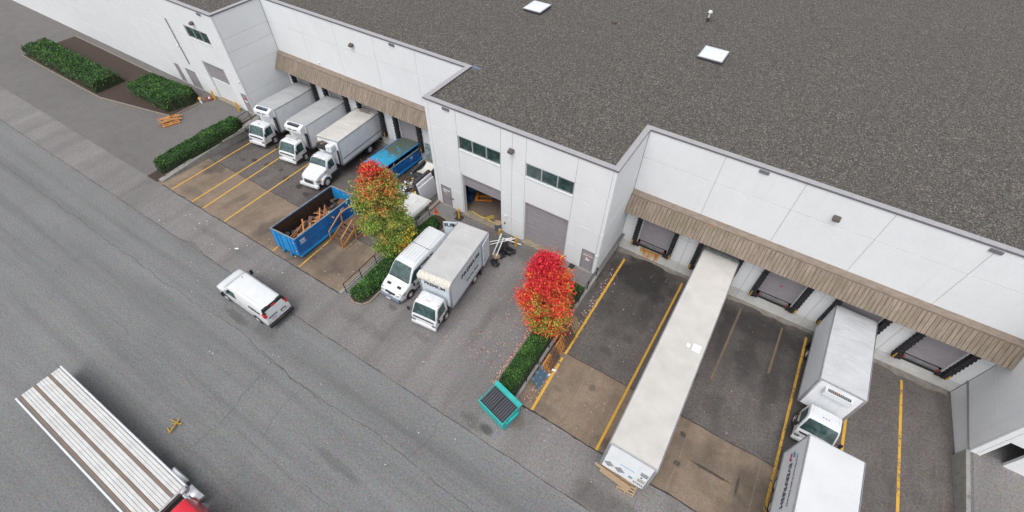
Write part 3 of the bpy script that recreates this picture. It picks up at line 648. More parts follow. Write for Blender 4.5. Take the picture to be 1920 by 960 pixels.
# --- docks
def dock(cx, stain=False, sign=False, red=False):
    y = 5.2
    sh = shutter(cx - 1.22, cx + 1.22, -0.02, 3.28, y + 0.12, DOORG, 0.55, 'dock_door')
    for q0 in (cx - 1.3, cx + 1.22): M().box(q0, q0 + .08, y + .02, y + .2, -.6, 3.3).build('dock_frame', FRAMEW, WB)
    M().box(cx - 1.0, cx + 1.0, y + 0.02, y + 0.55, -0.62, -0.32).build('leveler_pit', DARK, WB)
    lv = M().box(cx - 1.02, cx + 1.02, y - 0.05, y + 0.1, -0.3, -0.06, ).build('dock_leveler', mat('leveler_steel', (0.26, 0.27, 0.28), 0.5, 0.25, 3, metal=0.3, dirt=(0.1, 0.07, 0.05), dirt_amt=0.5), WB, bevel=0.01)
    M().box(cx - 1.0, cx + 1.0, y - 0.16, y - 0.06, -0.33, -0.29).build('lip', DARK, lv)
    for s in (-1, 1): M().box(cx + s * 1.0 - .05, cx + s * 1.0 + .05, y - 0.12, y - .055, -0.3, -0.05).build('side_mark', mat('dock_red', (0.38, 0.03, 0.03), 0.6), lv)
    for s in (-1, 1):
        M().box(cx + s * 1.17 - .16, cx + s * 1.17 + .16, y - 0.22, y - .002, -0.52, -0.22).build('dock_bumper', RUBBER, WB, bevel=0.02)
        b = M()
        # ribbed soft pad: stacked wedge folds
        x0, x1 = sorted((cx + s * 1.62, cx + s * 1.30)); z = -0.42; k = 0
        while z < 3.35:
            hgt = 0.17; dp = 0.36 + 0.05 * (k % 2)
            b.box(x0 - .02 * (k % 2), x1 + .02 * (k % 2), y - dp, y - .003, z, z + hgt - .012); z += hgt; k += 1
        p = b.build('dock_seal', SEAL, WB, bevel=0.01, seg=1)
        M().box(cx + s * 1.56 - .045, cx + s * 1.56 + .045, y - 0.425, y - 0.412, -0.38, 0.2).build('yellow_stripe', line_y, p)
    M().box(cx - 1.62, cx + 1.62, y - 0.35, y - .004, 3.37, 3.75).build('dock_head_pad', SEAL, WB, bevel=0.03)
line_y = mat('yellow_stripe_paint', (0.5, 0.3, 0.03), 0.8, 0.5, 9, dirt=(0.05, 0.04, 0.03), dirt_amt=0.9)
for c in BR + BL: dock(c)
M().box(27.15, 27.3, 5.305, 5.315, 1.15, 1.3).build('notice', LETTERR, WB)
# rust running down the wall under the first dock
RN = NT('rust_run'); rp = RN.pos(); rm = RN.n('ShaderNodeMapping'); rm.inputs['Scale'].default_value = (3.2, 1, 0.5); RN.l(rp, rm.inputs[0])
ra = RN.noise(rm.outputs[0], 1.6, 5, 0.7); rs = RN.n('ShaderNodeSeparateXYZ'); RN.l(rp, rs.inputs[0])
rf = RN.math('ADD', ra, RN.ramp(rs.outputs[2], -1.75, -0.65, -0.12, 0.1))
rf = RN.math('ADD', rf, RN.ramp(RN.math('ABSOLUTE', RN.math('SUBTRACT', rs.outputs[0], 17.85)), 0.7, 1.15, 0.0, -0.35))
rx_ = RN.mix(RN.ramp(rf, 0.38, 0.5), (0.60, 0.60, 0.56), (0.56, 0.33, 0.13)); rx_ = RN.mix(RN.ramp(rf, 0.52, 0.62), rx_, (0.42, 0.17, 0.04))
RN.set(rx_, 0.85)
M().box(16.65, 19.05, 5.194, 5.199, -1.74, -0.645).build('rust_run', RN.m, WB)
# --- canopies of planks
def canopy(x0, x1):
    t0, t1 = (5.1, 4.55), (4.12, 3.4)
    b = M(); b.prism([(x0, 5.197, 4.86), (x0, 5.197, 4.5), (x0, 4.86, 4.32), (x0, 4.86, 4.6)], (x1 - x0, 0, 0))
    b.build('canopy_ledge', WOODC, WB, bevel=0.01, seg=1)
    # underside deck and brackets
    b = M(); b.prism([(x0, 5.19, 4.2), (x0, 4.86, 4.28), (x0, 4.2, 3.36), (x0, 4.28, 3.3), (x0, 5.19, 3.95)], (x1 - x0, 0, 0))
    b.build('canopy_frame', WOODC, WB)
    n = round((x1 - x0) / 0.262); wd = (x1 - x0) / n
    d = Vector((0, 4.10 - 4.88, 3.34 - 4.47)); L = d.length + 0.02; ang = math.atan2(d.z, d.y)
    protos = []
    for k in range(3):
        p = M().box(-wd / 2 + .011, wd / 2 - .011, 0, L, -.02, .02).build('plank', SLAT[k], WB, bevel=0.006, seg=1)
        protos.append(p)
    for i in range(n):
        k = random.choice((0, 0, 1, 2)); x = x0 + wd * (i + .5)
        dz = random.uniform(-.006, .008)
        rot = (ang, random.uniform(-.004, .004), 0); loc = (x, 4.875 + dz, 4.475 + dz)
        if protos[k] is not None and protos[k].location.length == 0: o = protos[k]; o.location = loc; o.rotation_euler = rot
        else: share(protos[k], 'plank', WB, loc, rot)
canopy(-24.38, -0.02); canopy(15.14, 39.5)
M().box(20.8, 21.5, 4.845, 4.858, 4.42, 4.56).build('rust_run', mat('rusty_wood', (0.34, 0.19, 0.09), 0.85, 0.3, 3), WB)
# --- things on the roof
def skylight(x0, x1, y0, y1, label):
    t = empty('skylight', ((x0 + x1) / 2, (y0 + y1) / 2, 9.93), label, 'skylight', 'square skylights on the gravel roof')
    a, c = (x1 - x0) / 2, (y1 - y0) / 2
    M().box(-a + .06, a - .06, -c + .06, c - .06, 0, 0.2).build('kerb', mat('dark_skylight_kerb', (0.05, 0.055, 0.07), 0.6), t)
    M().box(-a, a, -c, c, 0.2, 0.27).build('frame', ALU, t, bevel=0.01)
    b = M(); b.add([(-a + .08, -c + .08, .272), (a - .08, -c + .08, .272), (a - .08, c - .08, .272), (-a + .08, c - .08, .272), (-a * .6, -c * .6, .33), (a * .6, -c * .6, .33), (a * .6, c * .6, .33), (-a * .6, c * .6, .33)], [(4, 5, 6, 7), (0, 1, 5, 4), (1, 2, 6, 5), (2, 3, 7, 6), (3, 0, 4, 7)])
    b.build('dome', mat('white_acrylic', (0.76, 0.80, 0.86), 0.3, 0.02, 1), t)
skylight(-1.85, 0.03, 16.6, 18.77, 'white square skylight on the gravel roof at the top edge, left of the other one')
skylight(14.6, 16.6, 16.55, 18.75, 'white square skylight on the gravel roof beside the vent pipe, nearer the right')
t = empty('vent_pipe', (13.2, 24.1, 9.93), 'small white roof vent pipe with round cap standing in gravel', 'vent pipe')
M().tube((0, 0, 0), (0, 0, .3), .14, .1, 12).build('collar', DARK, t); M().tube((0, 0, .3), (0, 0, .75), .07, n=10).build('pipe', FRAMEW, t); M().tube((0, 0, .75), (0, 0, .9), .2, .13, 14).build('cap', FRAMEW, t)
t = empty('roof_drain', (6.3, 19.0, 9.93), 'small dark roof drain with grate among the gravel between the skylights', 'roof drain')
M().tube((0, 0, 0), (0, 0, .04), .28, .26, 14).build('ring', DARK, t); M().blob((0, 0, .06), .14, .14, .09, jit=0).build('grate', mat('rusty_iron', (0.16, 0.1, 0.06), 0.8), t)

# ================================================================ FOLIAGE
def leaf_mat(name, col, rough=0.6):
    N = NT(name); p = N.pos(); a = N.noise(p, 9, 2)
    N.set(N.mix(N.ramp(a, 0.3, 0.7), tuple(v * .7 for v in col), tuple(min(1, v * 1.35) for v in col)), rough)
    N.b.inputs['Subsurface Weight'].default_value = 0.0
    return N.m
LG = [leaf_mat('leaf_dark_green', (0.03, 0.085, 0.018)), leaf_mat('leaf_mid_green', (0.06, 0.16, 0.03)), leaf_mat('leaf_light_green', (0.12, 0.26, 0.05))]
LT = [leaf_mat('leaf_green', (0.19, 0.31, 0.05)), leaf_mat('leaf_olive', (0.35, 0.35, 0.065)), leaf_mat('leaf_bronze', (0.48, 0.27, 0.07)), leaf_mat('leaf_orange', (0.75, 0.20, 0.035)), leaf_mat('leaf_red', (0.72, 0.035, 0.04)), leaf_mat('leaf_crimson', (0.52, 0.015, 0.05)), leaf_mat('leaf_yellow', (0.65, 0.45, 0.03))]
def leaf(b, c, size, mi, nrm=None):
    n = nrm if nrm is not None else Vector((random.gauss(0, 1), random.gauss(0, 1), random.gauss(0.3, 1)))
    n.normalize(); t = n.cross(Vector((random.random(), random.random(), random.random()))).normalized(); s = n.cross(t)
    a = size * random.uniform(.7, 1.3); w_ = a * random.uniform(.5, .8)
    k = n * a * 0.15
    b.add([c - t * a * .5, c + s * w_ * .5 + k, c + t * a * .5, c - s * w_ * .5 + k], [(0, 1, 2, 3)], mi)
def hedge(name, pts, height, n, label, cat='hedge', z0=0.0, size=0.115, loc=(0, 0, 0), group=None):
    """pts: outline polygon in plan; foliage scattered through the outer shell over a lumpy core"""
    t = empty(name, (pts[0][0], pts[0][1], z0), label, cat, group)
    ox, oy = pts[0]
    xs = [p[0] for p in pts]; ys = [p[1] for p in pts]
    def inside(x, y):
        c = False; j = len(pts) - 1
        for i in range(len(pts)):
            if (pts[i][1] > y) != (pts[j][1] > y) and x < (pts[j][0] - pts[i][0]) * (y - pts[i][1]) / (pts[j][1] - pts[i][1]) + pts[i][0]: c = not c
            j = i
        return c
    def edged(x, y):
        d = 9
        for i in range(len(pts)):
            a = Vector(pts[i]); c = Vector(pts[(i + 1) % len(pts)]); p = Vector((x, y)); ab = c - a
            q = max(0, min(1, (p - a).dot(ab) / max(1e-9, ab.length_squared))); d = min(d, (a + ab * q - p).length)
        return d
    def topz(x, y):
        e = min(1, edged(x, y) / 0.28)
        return height * (0.62 + 0.38 * math.sqrt(max(0, 1 - (1 - e) ** 2))) + 0.11 * noise.noise(Vector((x * 1.5, y * 1.5, height))) + .05 * noise.noise(Vector((x * 4, y * 4, 2)))
    b = M(); st = 0.2; nx = int((max(xs) - min(xs)) / st) + 1; ny = int((max(ys) - min(ys)) / st) + 1; idx = {}; vs = []; fs = []
    for i in range(nx + 1):
        for j in range(ny + 1):
            x = min(xs) + i * st; y = min(ys) + j * st
            ins = inside(x, y); z = topz(x, y) - 0.1 if ins else 0.0
            idx[i, j] = len(vs); vs.append((x - ox, y - oy, z))
    for i in range(nx):
        for j in range(ny):
            q = [idx[i, j], idx[i + 1, j], idx[i + 1, j + 1], idx[i, j + 1]]
            if any(vs[k][2] > 0 for k in q): fs.append(tuple(q))
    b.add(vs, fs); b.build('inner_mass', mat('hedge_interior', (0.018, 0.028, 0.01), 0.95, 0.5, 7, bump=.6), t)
    b = M(); k = 0
    while k < n:
        x = random.uniform(min(xs) - .05, max(xs) + .05); y = random.uniform(min(ys) - .05, max(ys) + .05)
        if not inside(x, y): continue
        e = edged(x, y); tz = topz(x, y)
        if e > .25 and random.random() < .35: continue
        z = tz + random.uniform(-.12, .07) if (e > 0.22 or random.random() < .3) else random.uniform(0.05, tz)
        g = noise.noise(Vector((x * 1.3, y * 1.3, 7))) + random.gauss(0, .35)
        mi = 0 if g < 0.12 else (1 if g < .6 else 2)
        o_ = Vector((x, y, 0)); leaf(b, Vector((x - ox + (random.gauss(0, .04)), y - oy + random.gauss(0, .04), z)), size * random.uniform(.7, 1.2), mi, Vector((random.gauss(0, .9), random.gauss(0, .9), .8)))
        k += 1
    b.build('foliage', LG, t, kind='stuff')
    return t
def kerbed_bed(outline, name, label, kerb=True, z=0.12):
    pass
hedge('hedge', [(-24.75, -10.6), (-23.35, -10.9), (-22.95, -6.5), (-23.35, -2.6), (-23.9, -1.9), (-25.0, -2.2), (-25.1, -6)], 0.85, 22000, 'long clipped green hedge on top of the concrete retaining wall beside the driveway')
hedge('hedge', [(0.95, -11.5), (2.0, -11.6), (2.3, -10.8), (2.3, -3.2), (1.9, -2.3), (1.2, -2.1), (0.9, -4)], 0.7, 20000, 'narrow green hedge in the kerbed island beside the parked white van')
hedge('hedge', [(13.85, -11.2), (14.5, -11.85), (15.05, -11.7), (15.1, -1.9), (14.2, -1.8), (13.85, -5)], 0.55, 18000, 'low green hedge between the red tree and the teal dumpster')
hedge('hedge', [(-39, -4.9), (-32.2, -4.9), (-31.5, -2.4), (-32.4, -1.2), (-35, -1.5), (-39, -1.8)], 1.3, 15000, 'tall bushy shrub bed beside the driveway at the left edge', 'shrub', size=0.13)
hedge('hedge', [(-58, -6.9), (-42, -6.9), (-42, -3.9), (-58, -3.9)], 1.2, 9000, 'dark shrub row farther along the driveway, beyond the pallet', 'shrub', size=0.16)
# island kerb and soil
def ring_kerb(pts, name, w=0.15, h=0.13, parent=None):
    b = M(); n = len(pts)
    cx = sum(p[0] for p in pts) / n; cy = sum(p[1] for p in pts) / n
    inn = []
    for i, p in enumerate(pts):
        a = Vector(pts[i - 1]); c = Vector(pts[(i + 1) % n]); d = (c - a).normalized(); nn = Vector((-d.y, d.x)); 
        if nn.dot(Vector((cx, cy)) - Vector(p)) < 0: nn = -nn
        inn.append(Vector(p) + nn * w)
    vs = [(p[0], p[1], -0.01) for p in pts] + [(p[0], p[1], h) for p in pts] + [(p.x, p.y, h) for p in inn] + [(p.x, p.y, -0.01) for p in inn]
    fs = []
    for i in range(n):
        j = (i + 1) % n
        for k in range(3): fs.append((k * n + i, k * n + j, (k + 1) * n + j, (k + 1) * n + i))
    b.add(vs, fs); o = b.build(name, KERB, parent, bevel=0.015, seg=1, kind='structure')
    b = M(); b.poly([(p.x, p.y, h - .03) for p in inn]); b.build('planting_soil', SOIL, kind='structure')
isl = [(0.75, -11.3), (1.0, -11.75), (1.6, -11.95), (2.3, -11.75), (2.62, -11.2), (2.65, -3.0), (2.6, -2.2), (2.2, -1.5), (1.5, -1.35), (0.8, -1.5), (0.75, -2.2)]
ring_kerb(isl, 'kerb')
ring_kerb([(13.62, -11.2), (14.3, -11.95), (15.2, -11.95), (15.25, -1.6), (13.62, -1.5)], 'kerb', w=0.12, h=0.06)
ring_kerb([(-58.3, -7.2), (-41, -7.2), (-31.2, -5.1), (-31.0, -1.3), (-33, -0.9), (-58.3, -0.9)], 'kerb')
# diagonal low wall from the island to the building corner
t = M().box(-0.02, 0.27, -1.45, -0.02, -1.5, 0.16).build('low_wall', KERB, bevel=0.02); tag(t, 'short low concrete wall joining the kerbed island to the building corner', 'wall')
t = M().box(0.02, 0.28, -11.8, -1.47, -1.45, 0.06).build('retaining_wall', CONC, bevel=0.02); tag(t, 'concrete retaining edge beneath the black railing beside the hedge island', 'wall')
t = M(); t.prism([(15.22, -11.9, -0.3), (15.22, -0.03, -1.9), (15.22, -0.03, 0.07), (15.22, -11.9, 0.07)], (0.2, 0, 0)); o = t.build('retaining_wall', CONC, bevel=0.02); tag(o, 'concrete retaining wall behind the leaning pallets beside the dock ramp', 'wall')
t = M(); t.prism([(-22.95 + .1, -11.6, -0.3), (-23.95, 0.0, -1.9), (-23.95, 0.0, 0.1), (-22.95 + .1, -11.6, 0.1)], (0.55, 0.05, 0)); o = t.build('retaining_wall', CONC, bevel=0.02); tag(o, 'pale stained concrete retaining wall between the left hedge and the parking bays', 'wall')
M().box(39.3, 39.52, -11.8, -0.02, -1.9, 0.06).build('retaining_wall', CONC, bevel=0.02); tag(bpy.context.scene.collection.objects[-1], 'grey concrete retaining wall at the far right end of the dock ramp', 'wall')
# wedge of ground between the driveway and the oblique wall
sheet('verge', [[(-24.3, -11.85, 0.004), (-22.75, -11.85, 0.004), (-23.85, 0.0, 0.004), (-24.3, 0.0, 0.004)]], SOIL)

def tree(base, z0, z1, rx, ry, lean, n, label, colour, clumps=90, leafs=0.13):
    t = empty('maple_tree', base, label, 'tree')
    b = M(); p = Vector((0, 0, 0)); top = Vector((lean[0], lean[1], z1 * .93)); segs = 8; prev = p; pr = 0.11
    for i in range(1, segs + 1):
        q = p.lerp(top, i / segs) + Vector((random.uniform(-.05, .05), random.uniform(-.05, .05), 0)); r2 = 0.11 * (1 - i / segs) + .015
        b.tube(prev, q, pr, r2, 8, cap=False); prev, pr = q, r2
    b.build('trunk', BARK, t, smooth=True)
    C = []
    for k in range(clumps):
        h = random.random() ** 1.1; a = random.uniform(0, 2 * math.pi); rr = random.random() ** .42
        wdt = ((h + .03) ** .40) * (max(0, 1 - h) ** .62) * 1.66
        bulge = 1 + .22 * noise.noise(Vector((math.cos(a) * 2.1, math.sin(a) * 2.1, h * 4.5 + z1))) + .28 * noise.noise(Vector((math.cos(a) * 4, math.sin(a) * 4, h * 9)))
        x = math.cos(a) * rr * wdt * rx * .82 * bulge; y = math.sin(a) * rr * wdt * ry * .82 * bulge
        c = Vector((x + lean[0] * h, y + lean[1] * h, z0 + (z1 - z0) * h))
        C.append((c, random.uniform(.22, .46)))
    b = M()
    for c, s in C:
        ax = Vector((lean[0] * .5, lean[1] * .5, max(z0 * .7, c.z - 1.5 - random.random())))
        ax.x *= ax.z / z1 * 1.6; ax.y *= ax.z / z1 * 1.6
        mid = ax.lerp(c, .5) + Vector((0, 0, -.15)); b.tube(ax, mid, .03, .02, 4, cap=False); b.tube(mid, c, .02, .007, 4, cap=False)
    b.build('branch', BARK, t, kind='stuff')
    b = M(); per = n // clumps
    for c, s in C:
        for _ in range(per):
            o_ = Vector((random.gauss(0, 1), random.gauss(0, 1), random.gauss(0, .8))) * s * .62
            q = c + o_
            leaf(b, q, leafs * random.uniform(.7, 1.35), colour(q, c, base))
    b.build('crown', LT, t, kind='stuff'); return t
def col1(q, c, base):   # green below, olive and bronze above, red sprays at the tip and the left flank
    h = c.z / 8.2; n1 = noise.noise(c * 1.7 + Vector((4, 0, 0))); n2 = noise.noise(c * .9)
    red = n1 * 1.1 + (h - .5) * .9 + (-c.x - .3) * .20
    if red > .92 or (h > .80 and random.random() < (h - .76) * 5 * (.9 if c.x < .1 else .35)): return random.choice((4, 4, 3, 5, 4, 2))
    if n1 > .5 and random.random() < .6: return random.choice((4, 4, 3, 2))
    g = h + .5 * n2 + random.gauss(0, .07)
    if g > .78: return random.choice((1, 2, 2, 1, 0, 3))
    if g > .5: return random.choice((1, 1, 2, 0, 1, 0))
    if c.x > 1.2 and c.z < 3.4 and n1 > .1: return random.choice((6, 6, 0, 1))
    return random.choice((0, 0, 1, 0, 0))
def col2(q, c, base):   # crimson at the tip, orange below, olive showing through towards the foot
    h = c.z / 7.4; n1 = noise.noise(c * 1.5 + Vector((1, 7, 2))); g = h + .5 * n1 + (-c.x) * .08 + random.gauss(0, .05); o = (q - c).length
    if g > .80: return random.choice((5, 4, 5, 4, 4))
    if g > .52: return random.choice((4, 4, 3, 4, 4, 3, 4))
    if g > .34: return random.choice((3, 3, 4, 1, 3, 4)) if o > .16 else random.choice((1, 1, 0, 3))
    return random.choice((1, 0, 1, 3, 0)) if o < .34 else random.choice((3, 3, 4, 1))
tree((0.85, -6.4, 0.1), 0.8, 8.1, 2.75, 2.6, (-0.5, 0.0), 33000, 'tall autumn tree with green crown and red sprays at its tip beside the dumpsters', col1, clumps=260, leafs=.135)
tree((14.35, -6.1, 0.05), 0.4, 7.3, 2.4, 2.15, (-0.5, -0.1), 27000, 'bright red and orange autumn tree in the hedge by the warehouse corner', col2, clumps=230, leafs=.13)

# ================================================================ RAILINGS
def railing(pts, label, h=1.05, step=1.5, mids=(0.55,), zb=0.06):
    t = empty('railing', (*pts[0], zb), label, 'railing'); o = Vector((*pts[0], 0))
    P = [Vector((*p, 0)) - o for p in pts]
    for a, c in zip(P[:-1], P[1:]):
        up = Vector((0, 0, h)); M().bar(a + up, c + up, .05).build('top_rail', BLACK, t, bevel=.01, seg=1)
        for m_ in mids: M().bar(a + Vector((0, 0, m_)), c + Vector((0, 0, m_)), .035).build('mid_rail', BLACK, t)
        n = max(1, round((c - a).length / step))
        for k in range(n + 1):
            p = a.lerp(c, k / n); M().bar(p, p + Vector((0, 0, h - .026)), .05).build('post', BLACK, t)
railing([(0.55, -11.5), (0.55, -1.9)], 'black steel railing along the hedge island above the dumpster bays')
railing([(15.31, -0.15), (15.31, -11.85)], 'black steel railing above the leaning pallets and the dock ramp')
railing([(-22.75, -11.0), (-23.72, -0.9)], 'black steel railing on the retaining wall beside the left hedge', h=1.1, step=2.0)

# ================================================================ VEHICLES
def wheel(parent, x, y, r=0.4, wd=0.24, side=1, rimm=None, name='wheel', z=None):
    z = r if z is None else z
    b = M(); b.tube((x - wd / 2, y, z), (x + wd / 2, y, z), r, n=22); o = b.build(name, RUBBER, parent, bevel=0.03, smooth=True)
    b = M(); xo = x + side * wd / 2
    b.tube((xo - side * .03, y, z), (xo + side * .008, y, z), r * .6, r * .56, n=16); b.tube((xo + side * .009, y, z), (xo + side * .05, y, z), r * .22, r * .18, n=10)
    for k in range(5):
        a = 2 * math.pi * k / 5; b.tube((xo + side * .009, y + r * .4 * math.cos(a), z + r * .4 * math.sin(a)), (xo + side * .011, y + r * .4 * math.cos(a), z + r * .4 * math.sin(a)), r * .08, n=6, mi=1)
    b.build('rim', [rimm or RIM, DARK], o); return o
class Loft:
    """body shell; stations (l, zb, zt, ws), W half width, belt height, tumble, top corner radius"""
    def __init__(s, st, W, belt, tumble, r=0.12, crown=0.03): s.st = st; s.W = W; s.belt = belt; s.tum = tumble; s.r = r; s.cr = crown
    def hw(s, z, ws=1.0): return ws * (s.W - max(0, z - s.belt) * s.tum)
    def at(s, u):
        i = min(int(u), len(s.st) - 2); t = u - i; a, c = s.st[i], s.st[i + 1]
        return tuple(a[k] + (c[k] - a[k]) * t for k in range(4))
    def u_of(s, l):
        for i in range(len(s.st) - 1):
            if s.st[i][0] <= l <= s.st[i + 1][0]: return i + (l - s.st[i][0]) / max(1e-9, s.st[i + 1][0] - s.st[i][0])
        return 0
    def build(s, name, mt, parent):
        vs = []; n = 0
        for (l, zb, zt, ws) in s.st:
            be = min(s.belt, zt - s.r * 1.2); be = max(be, zb + .1)
            h0 = s.hw(be, ws); ht = s.hw(zt, ws)
            half = [(h0 * .9, zb), (h0 * .985, zb + .07), (h0, (zb + be) / 2), (h0, be), (s.hw(zt - s.r, ws), zt - s.r), (ht - s.r * .25, zt - s.r * .3), (ht - s.r, zt), (ht * .45, zt + s.cr)]
            ring = [(x, l, z) for x, z in half] + [(-x, l, z) for x, z in half[::-1]]
            n = len(ring); vs += ring
        fs = []
        k = len(s.st)
        for i in range(k - 1):
            for j in range(n):
                j2 = (j + 1) % n; fs.append((i * n + j, i * n + j2, (i + 1) * n + j2, (i + 1) * n + j))
        fs += [tuple(range(n)), tuple(range((k - 1) * n, k * n))[::-1]]
        b = M(); b.add(vs, fs); o = b.build(name, mt, parent, smooth=True); return o
    def top_patch(s, u0, u1, xf, name, mt, parent, e=0.012, xf1=None, cols=4, rows=3):
        """sheet lying on the top/front surface between stations u0..u1"""
        vs = []; xf1 = xf if xf1 is None else xf1
        for i in range(rows + 1):
            u = u0 + (u1 - u0) * i / rows; l, zb, zt, ws = s.at(u)
            du = .01; l2, _, z2, _ = s.at(min(u + du, len(s.st) - 1.001)); l1, _, z1, _ = s.at(max(u - du, 0))
            d = Vector((0, l2 - l1, z2 - z1)).normalized(); nn = Vector((0, -d.z, d.y)); hwt = s.hw(zt, ws)
            f = xf + (xf1 - xf) * i / rows
            for j in range(cols + 1):
                x = -f + 2 * f * j / cols; cz = s.cr * max(0, min(1, (1 - abs(x)) / .55)) if abs(x) > .45 else s.cr
                rr = (hwt - s.r) / hwt
                if abs(x) > rr: cz -= (abs(x) - rr) / (1 - rr) * s.r * .3
                p = Vector((x * hwt, l, zt + cz)) + nn * e; vs.append(p)
        fs = [(i * (cols + 1) + j, i * (cols + 1) + j + 1, (i + 1) * (cols + 1) + j + 1, (i + 1) * (cols + 1) + j) for i in range(rows) for j in range(cols)]
        b = M(); b.add(vs, fs); return b.build(name, mt, parent, smooth=True)
    def side_patch(s, pts, side, name, mt, parent, e=0.01):
        vs = []
        for (l, z) in pts:
            _, zb, zt, ws = s.at(s.u_of(l)); vs.append((side * (s.hw(z, ws) + e), l, z))
        b = M(); b.poly(vs); return b.build(name, mt, parent)
def mirror(parent, side, x, y, z, big=1.0):
    b = M(); b.bar((side * x, y, z - .12), (side * (x + .22), y - .08, z), .03); b.bar((side * x, y, z + .18), (side * (x + .22), y - .08, z + .12), .02)
    o = b.build('mirror', BLACK, parent); M().box(side * (x + .22) - .09 * big, side * (x + .22) + .09 * big, y - .14, y - .05, z - .2 * big, z + .16 * big).build('housing', BLACK, o, bevel=.025)
    return o
def seams_side(L, side, ls, z0, z1, parent, mt=None):
    for l in ls:
        b = M(); vs = []
        for z in (z0, (z0 + z1) / 2, z1):
            _, _, zt, ws = L.at(L.u_of(l)); x = side * (L.hw(z, ws) + .004)
            vs += [(x, l - .008, z), (x, l + .008, z)]
        b.add(vs, [(0, 1, 3, 2), (2, 3, 5, 4)]); b.build('door_gap', mt or DARK, parent)

def cab_over(root, paint=WHITE, W=0.99, roofl=2.16, lights=BLACK, visor=False, hatch=False):
    L = Loft([(0.10, .55, .95, .93), (0.13, .5, 1.15, .985), (0.22, .5, 1.27, 1.0), (0.34, .5, 1.52, 1.0), (0.52, .5, 1.98, .99), (0.62, .5, 2.1, .985), (0.85, .5, roofl, .98), (1.55, .5, roofl, .97), (1.68, .55, roofl - .12, .95)], W, 1.25, .10, .12)
    cab = L.build('cab', paint, root)
    L.top_patch(2.1, 4.85, .93, 'windshield', GLASSV, root, xf1=.88)
    L.top_patch(.35, 1.0, .86, 'grille', BLACK, root)
    for s in (-1, 1):
        L.side_patch([(.45, 1.22), (.62, 1.85), (.80, 2.0), (1.42, 2.0), (1.42, 1.25)], s, 'side_window', GLASSV, root)
        seams_side(L, s, (.40, 1.5), .62, 1.2, root)
        M().box(s * (L.W + .005) - .01, s * (L.W + .005) + .01, 1.28, 1.42, 1.05, 1.09).build('door_handle', BLACK, root)
        M().box(s * .8 - .14, s * .8 + .14, .045, .10, .68, .86).build('headlight', LENS, root, bevel=.02)
        mirror(root, s, W, .33, 1.55)
        M().box(s * (W - .08) - .09, s * (W - .08) + .09, .75, 1.6, .42, .52).build('step', BLACK, root)
    M().box(-W + .01, W - .01, -.02, .14, .36, .64).build('bumper', paint, root, bevel=.05, smooth=True)
    b = M()
    for x in (-.14, 0, .14): b.tube((x, .98, roofl + .02), (x, .98, roofl + .055), .03, n=8)
    b.build('marker_light', lights, root)
    if lights is RED:
        b = M()
        for x in (-.8, .8): b.tube((x, .92, roofl - .02), (x, .92, roofl + .03), .03, n=8)
        b.build('marker_light', lights, root)
    b = M()
    for k in range(9): b.box(-.7 + k * .175 - .018, -.7 + k * .175 + .018, 1.05, 1.52, roofl - .01, roofl + .035)
    b.build('roof_ridge', paint, root, bevel=.01, seg=1)
    if visor: M().box(-.75, .5, 1.25, 1.6, roofl + .036, roofl + .16).build('roof_deflector', mat('deflector_grey', (0.5, 0.5, 0.48), 0.4), root, bevel=.03)
    if hatch: M().box(-.2, .2, 1.12, 1.45, roofl + .036, roofl + .07).build('roof_hatch', paint, root, bevel=.02)
    b = M()
    for k in (-1, 1): b.bar((k * .15 + .05, .26, 1.36), (k * .5 + .05, .42, 1.45), .02)
    b.build('wiper', BLACK, root)
    b = M()
    for s in (-1, 1):
        b.box(s * .93 - .04, s * .93 + .04, 1.0, 1.9, .5, .86)
    b.build('wheel_arch', BLACK, root)
    for s in (-1, 1): wheel(root, s * .86, 1.42, .41, .24, s)
    return L
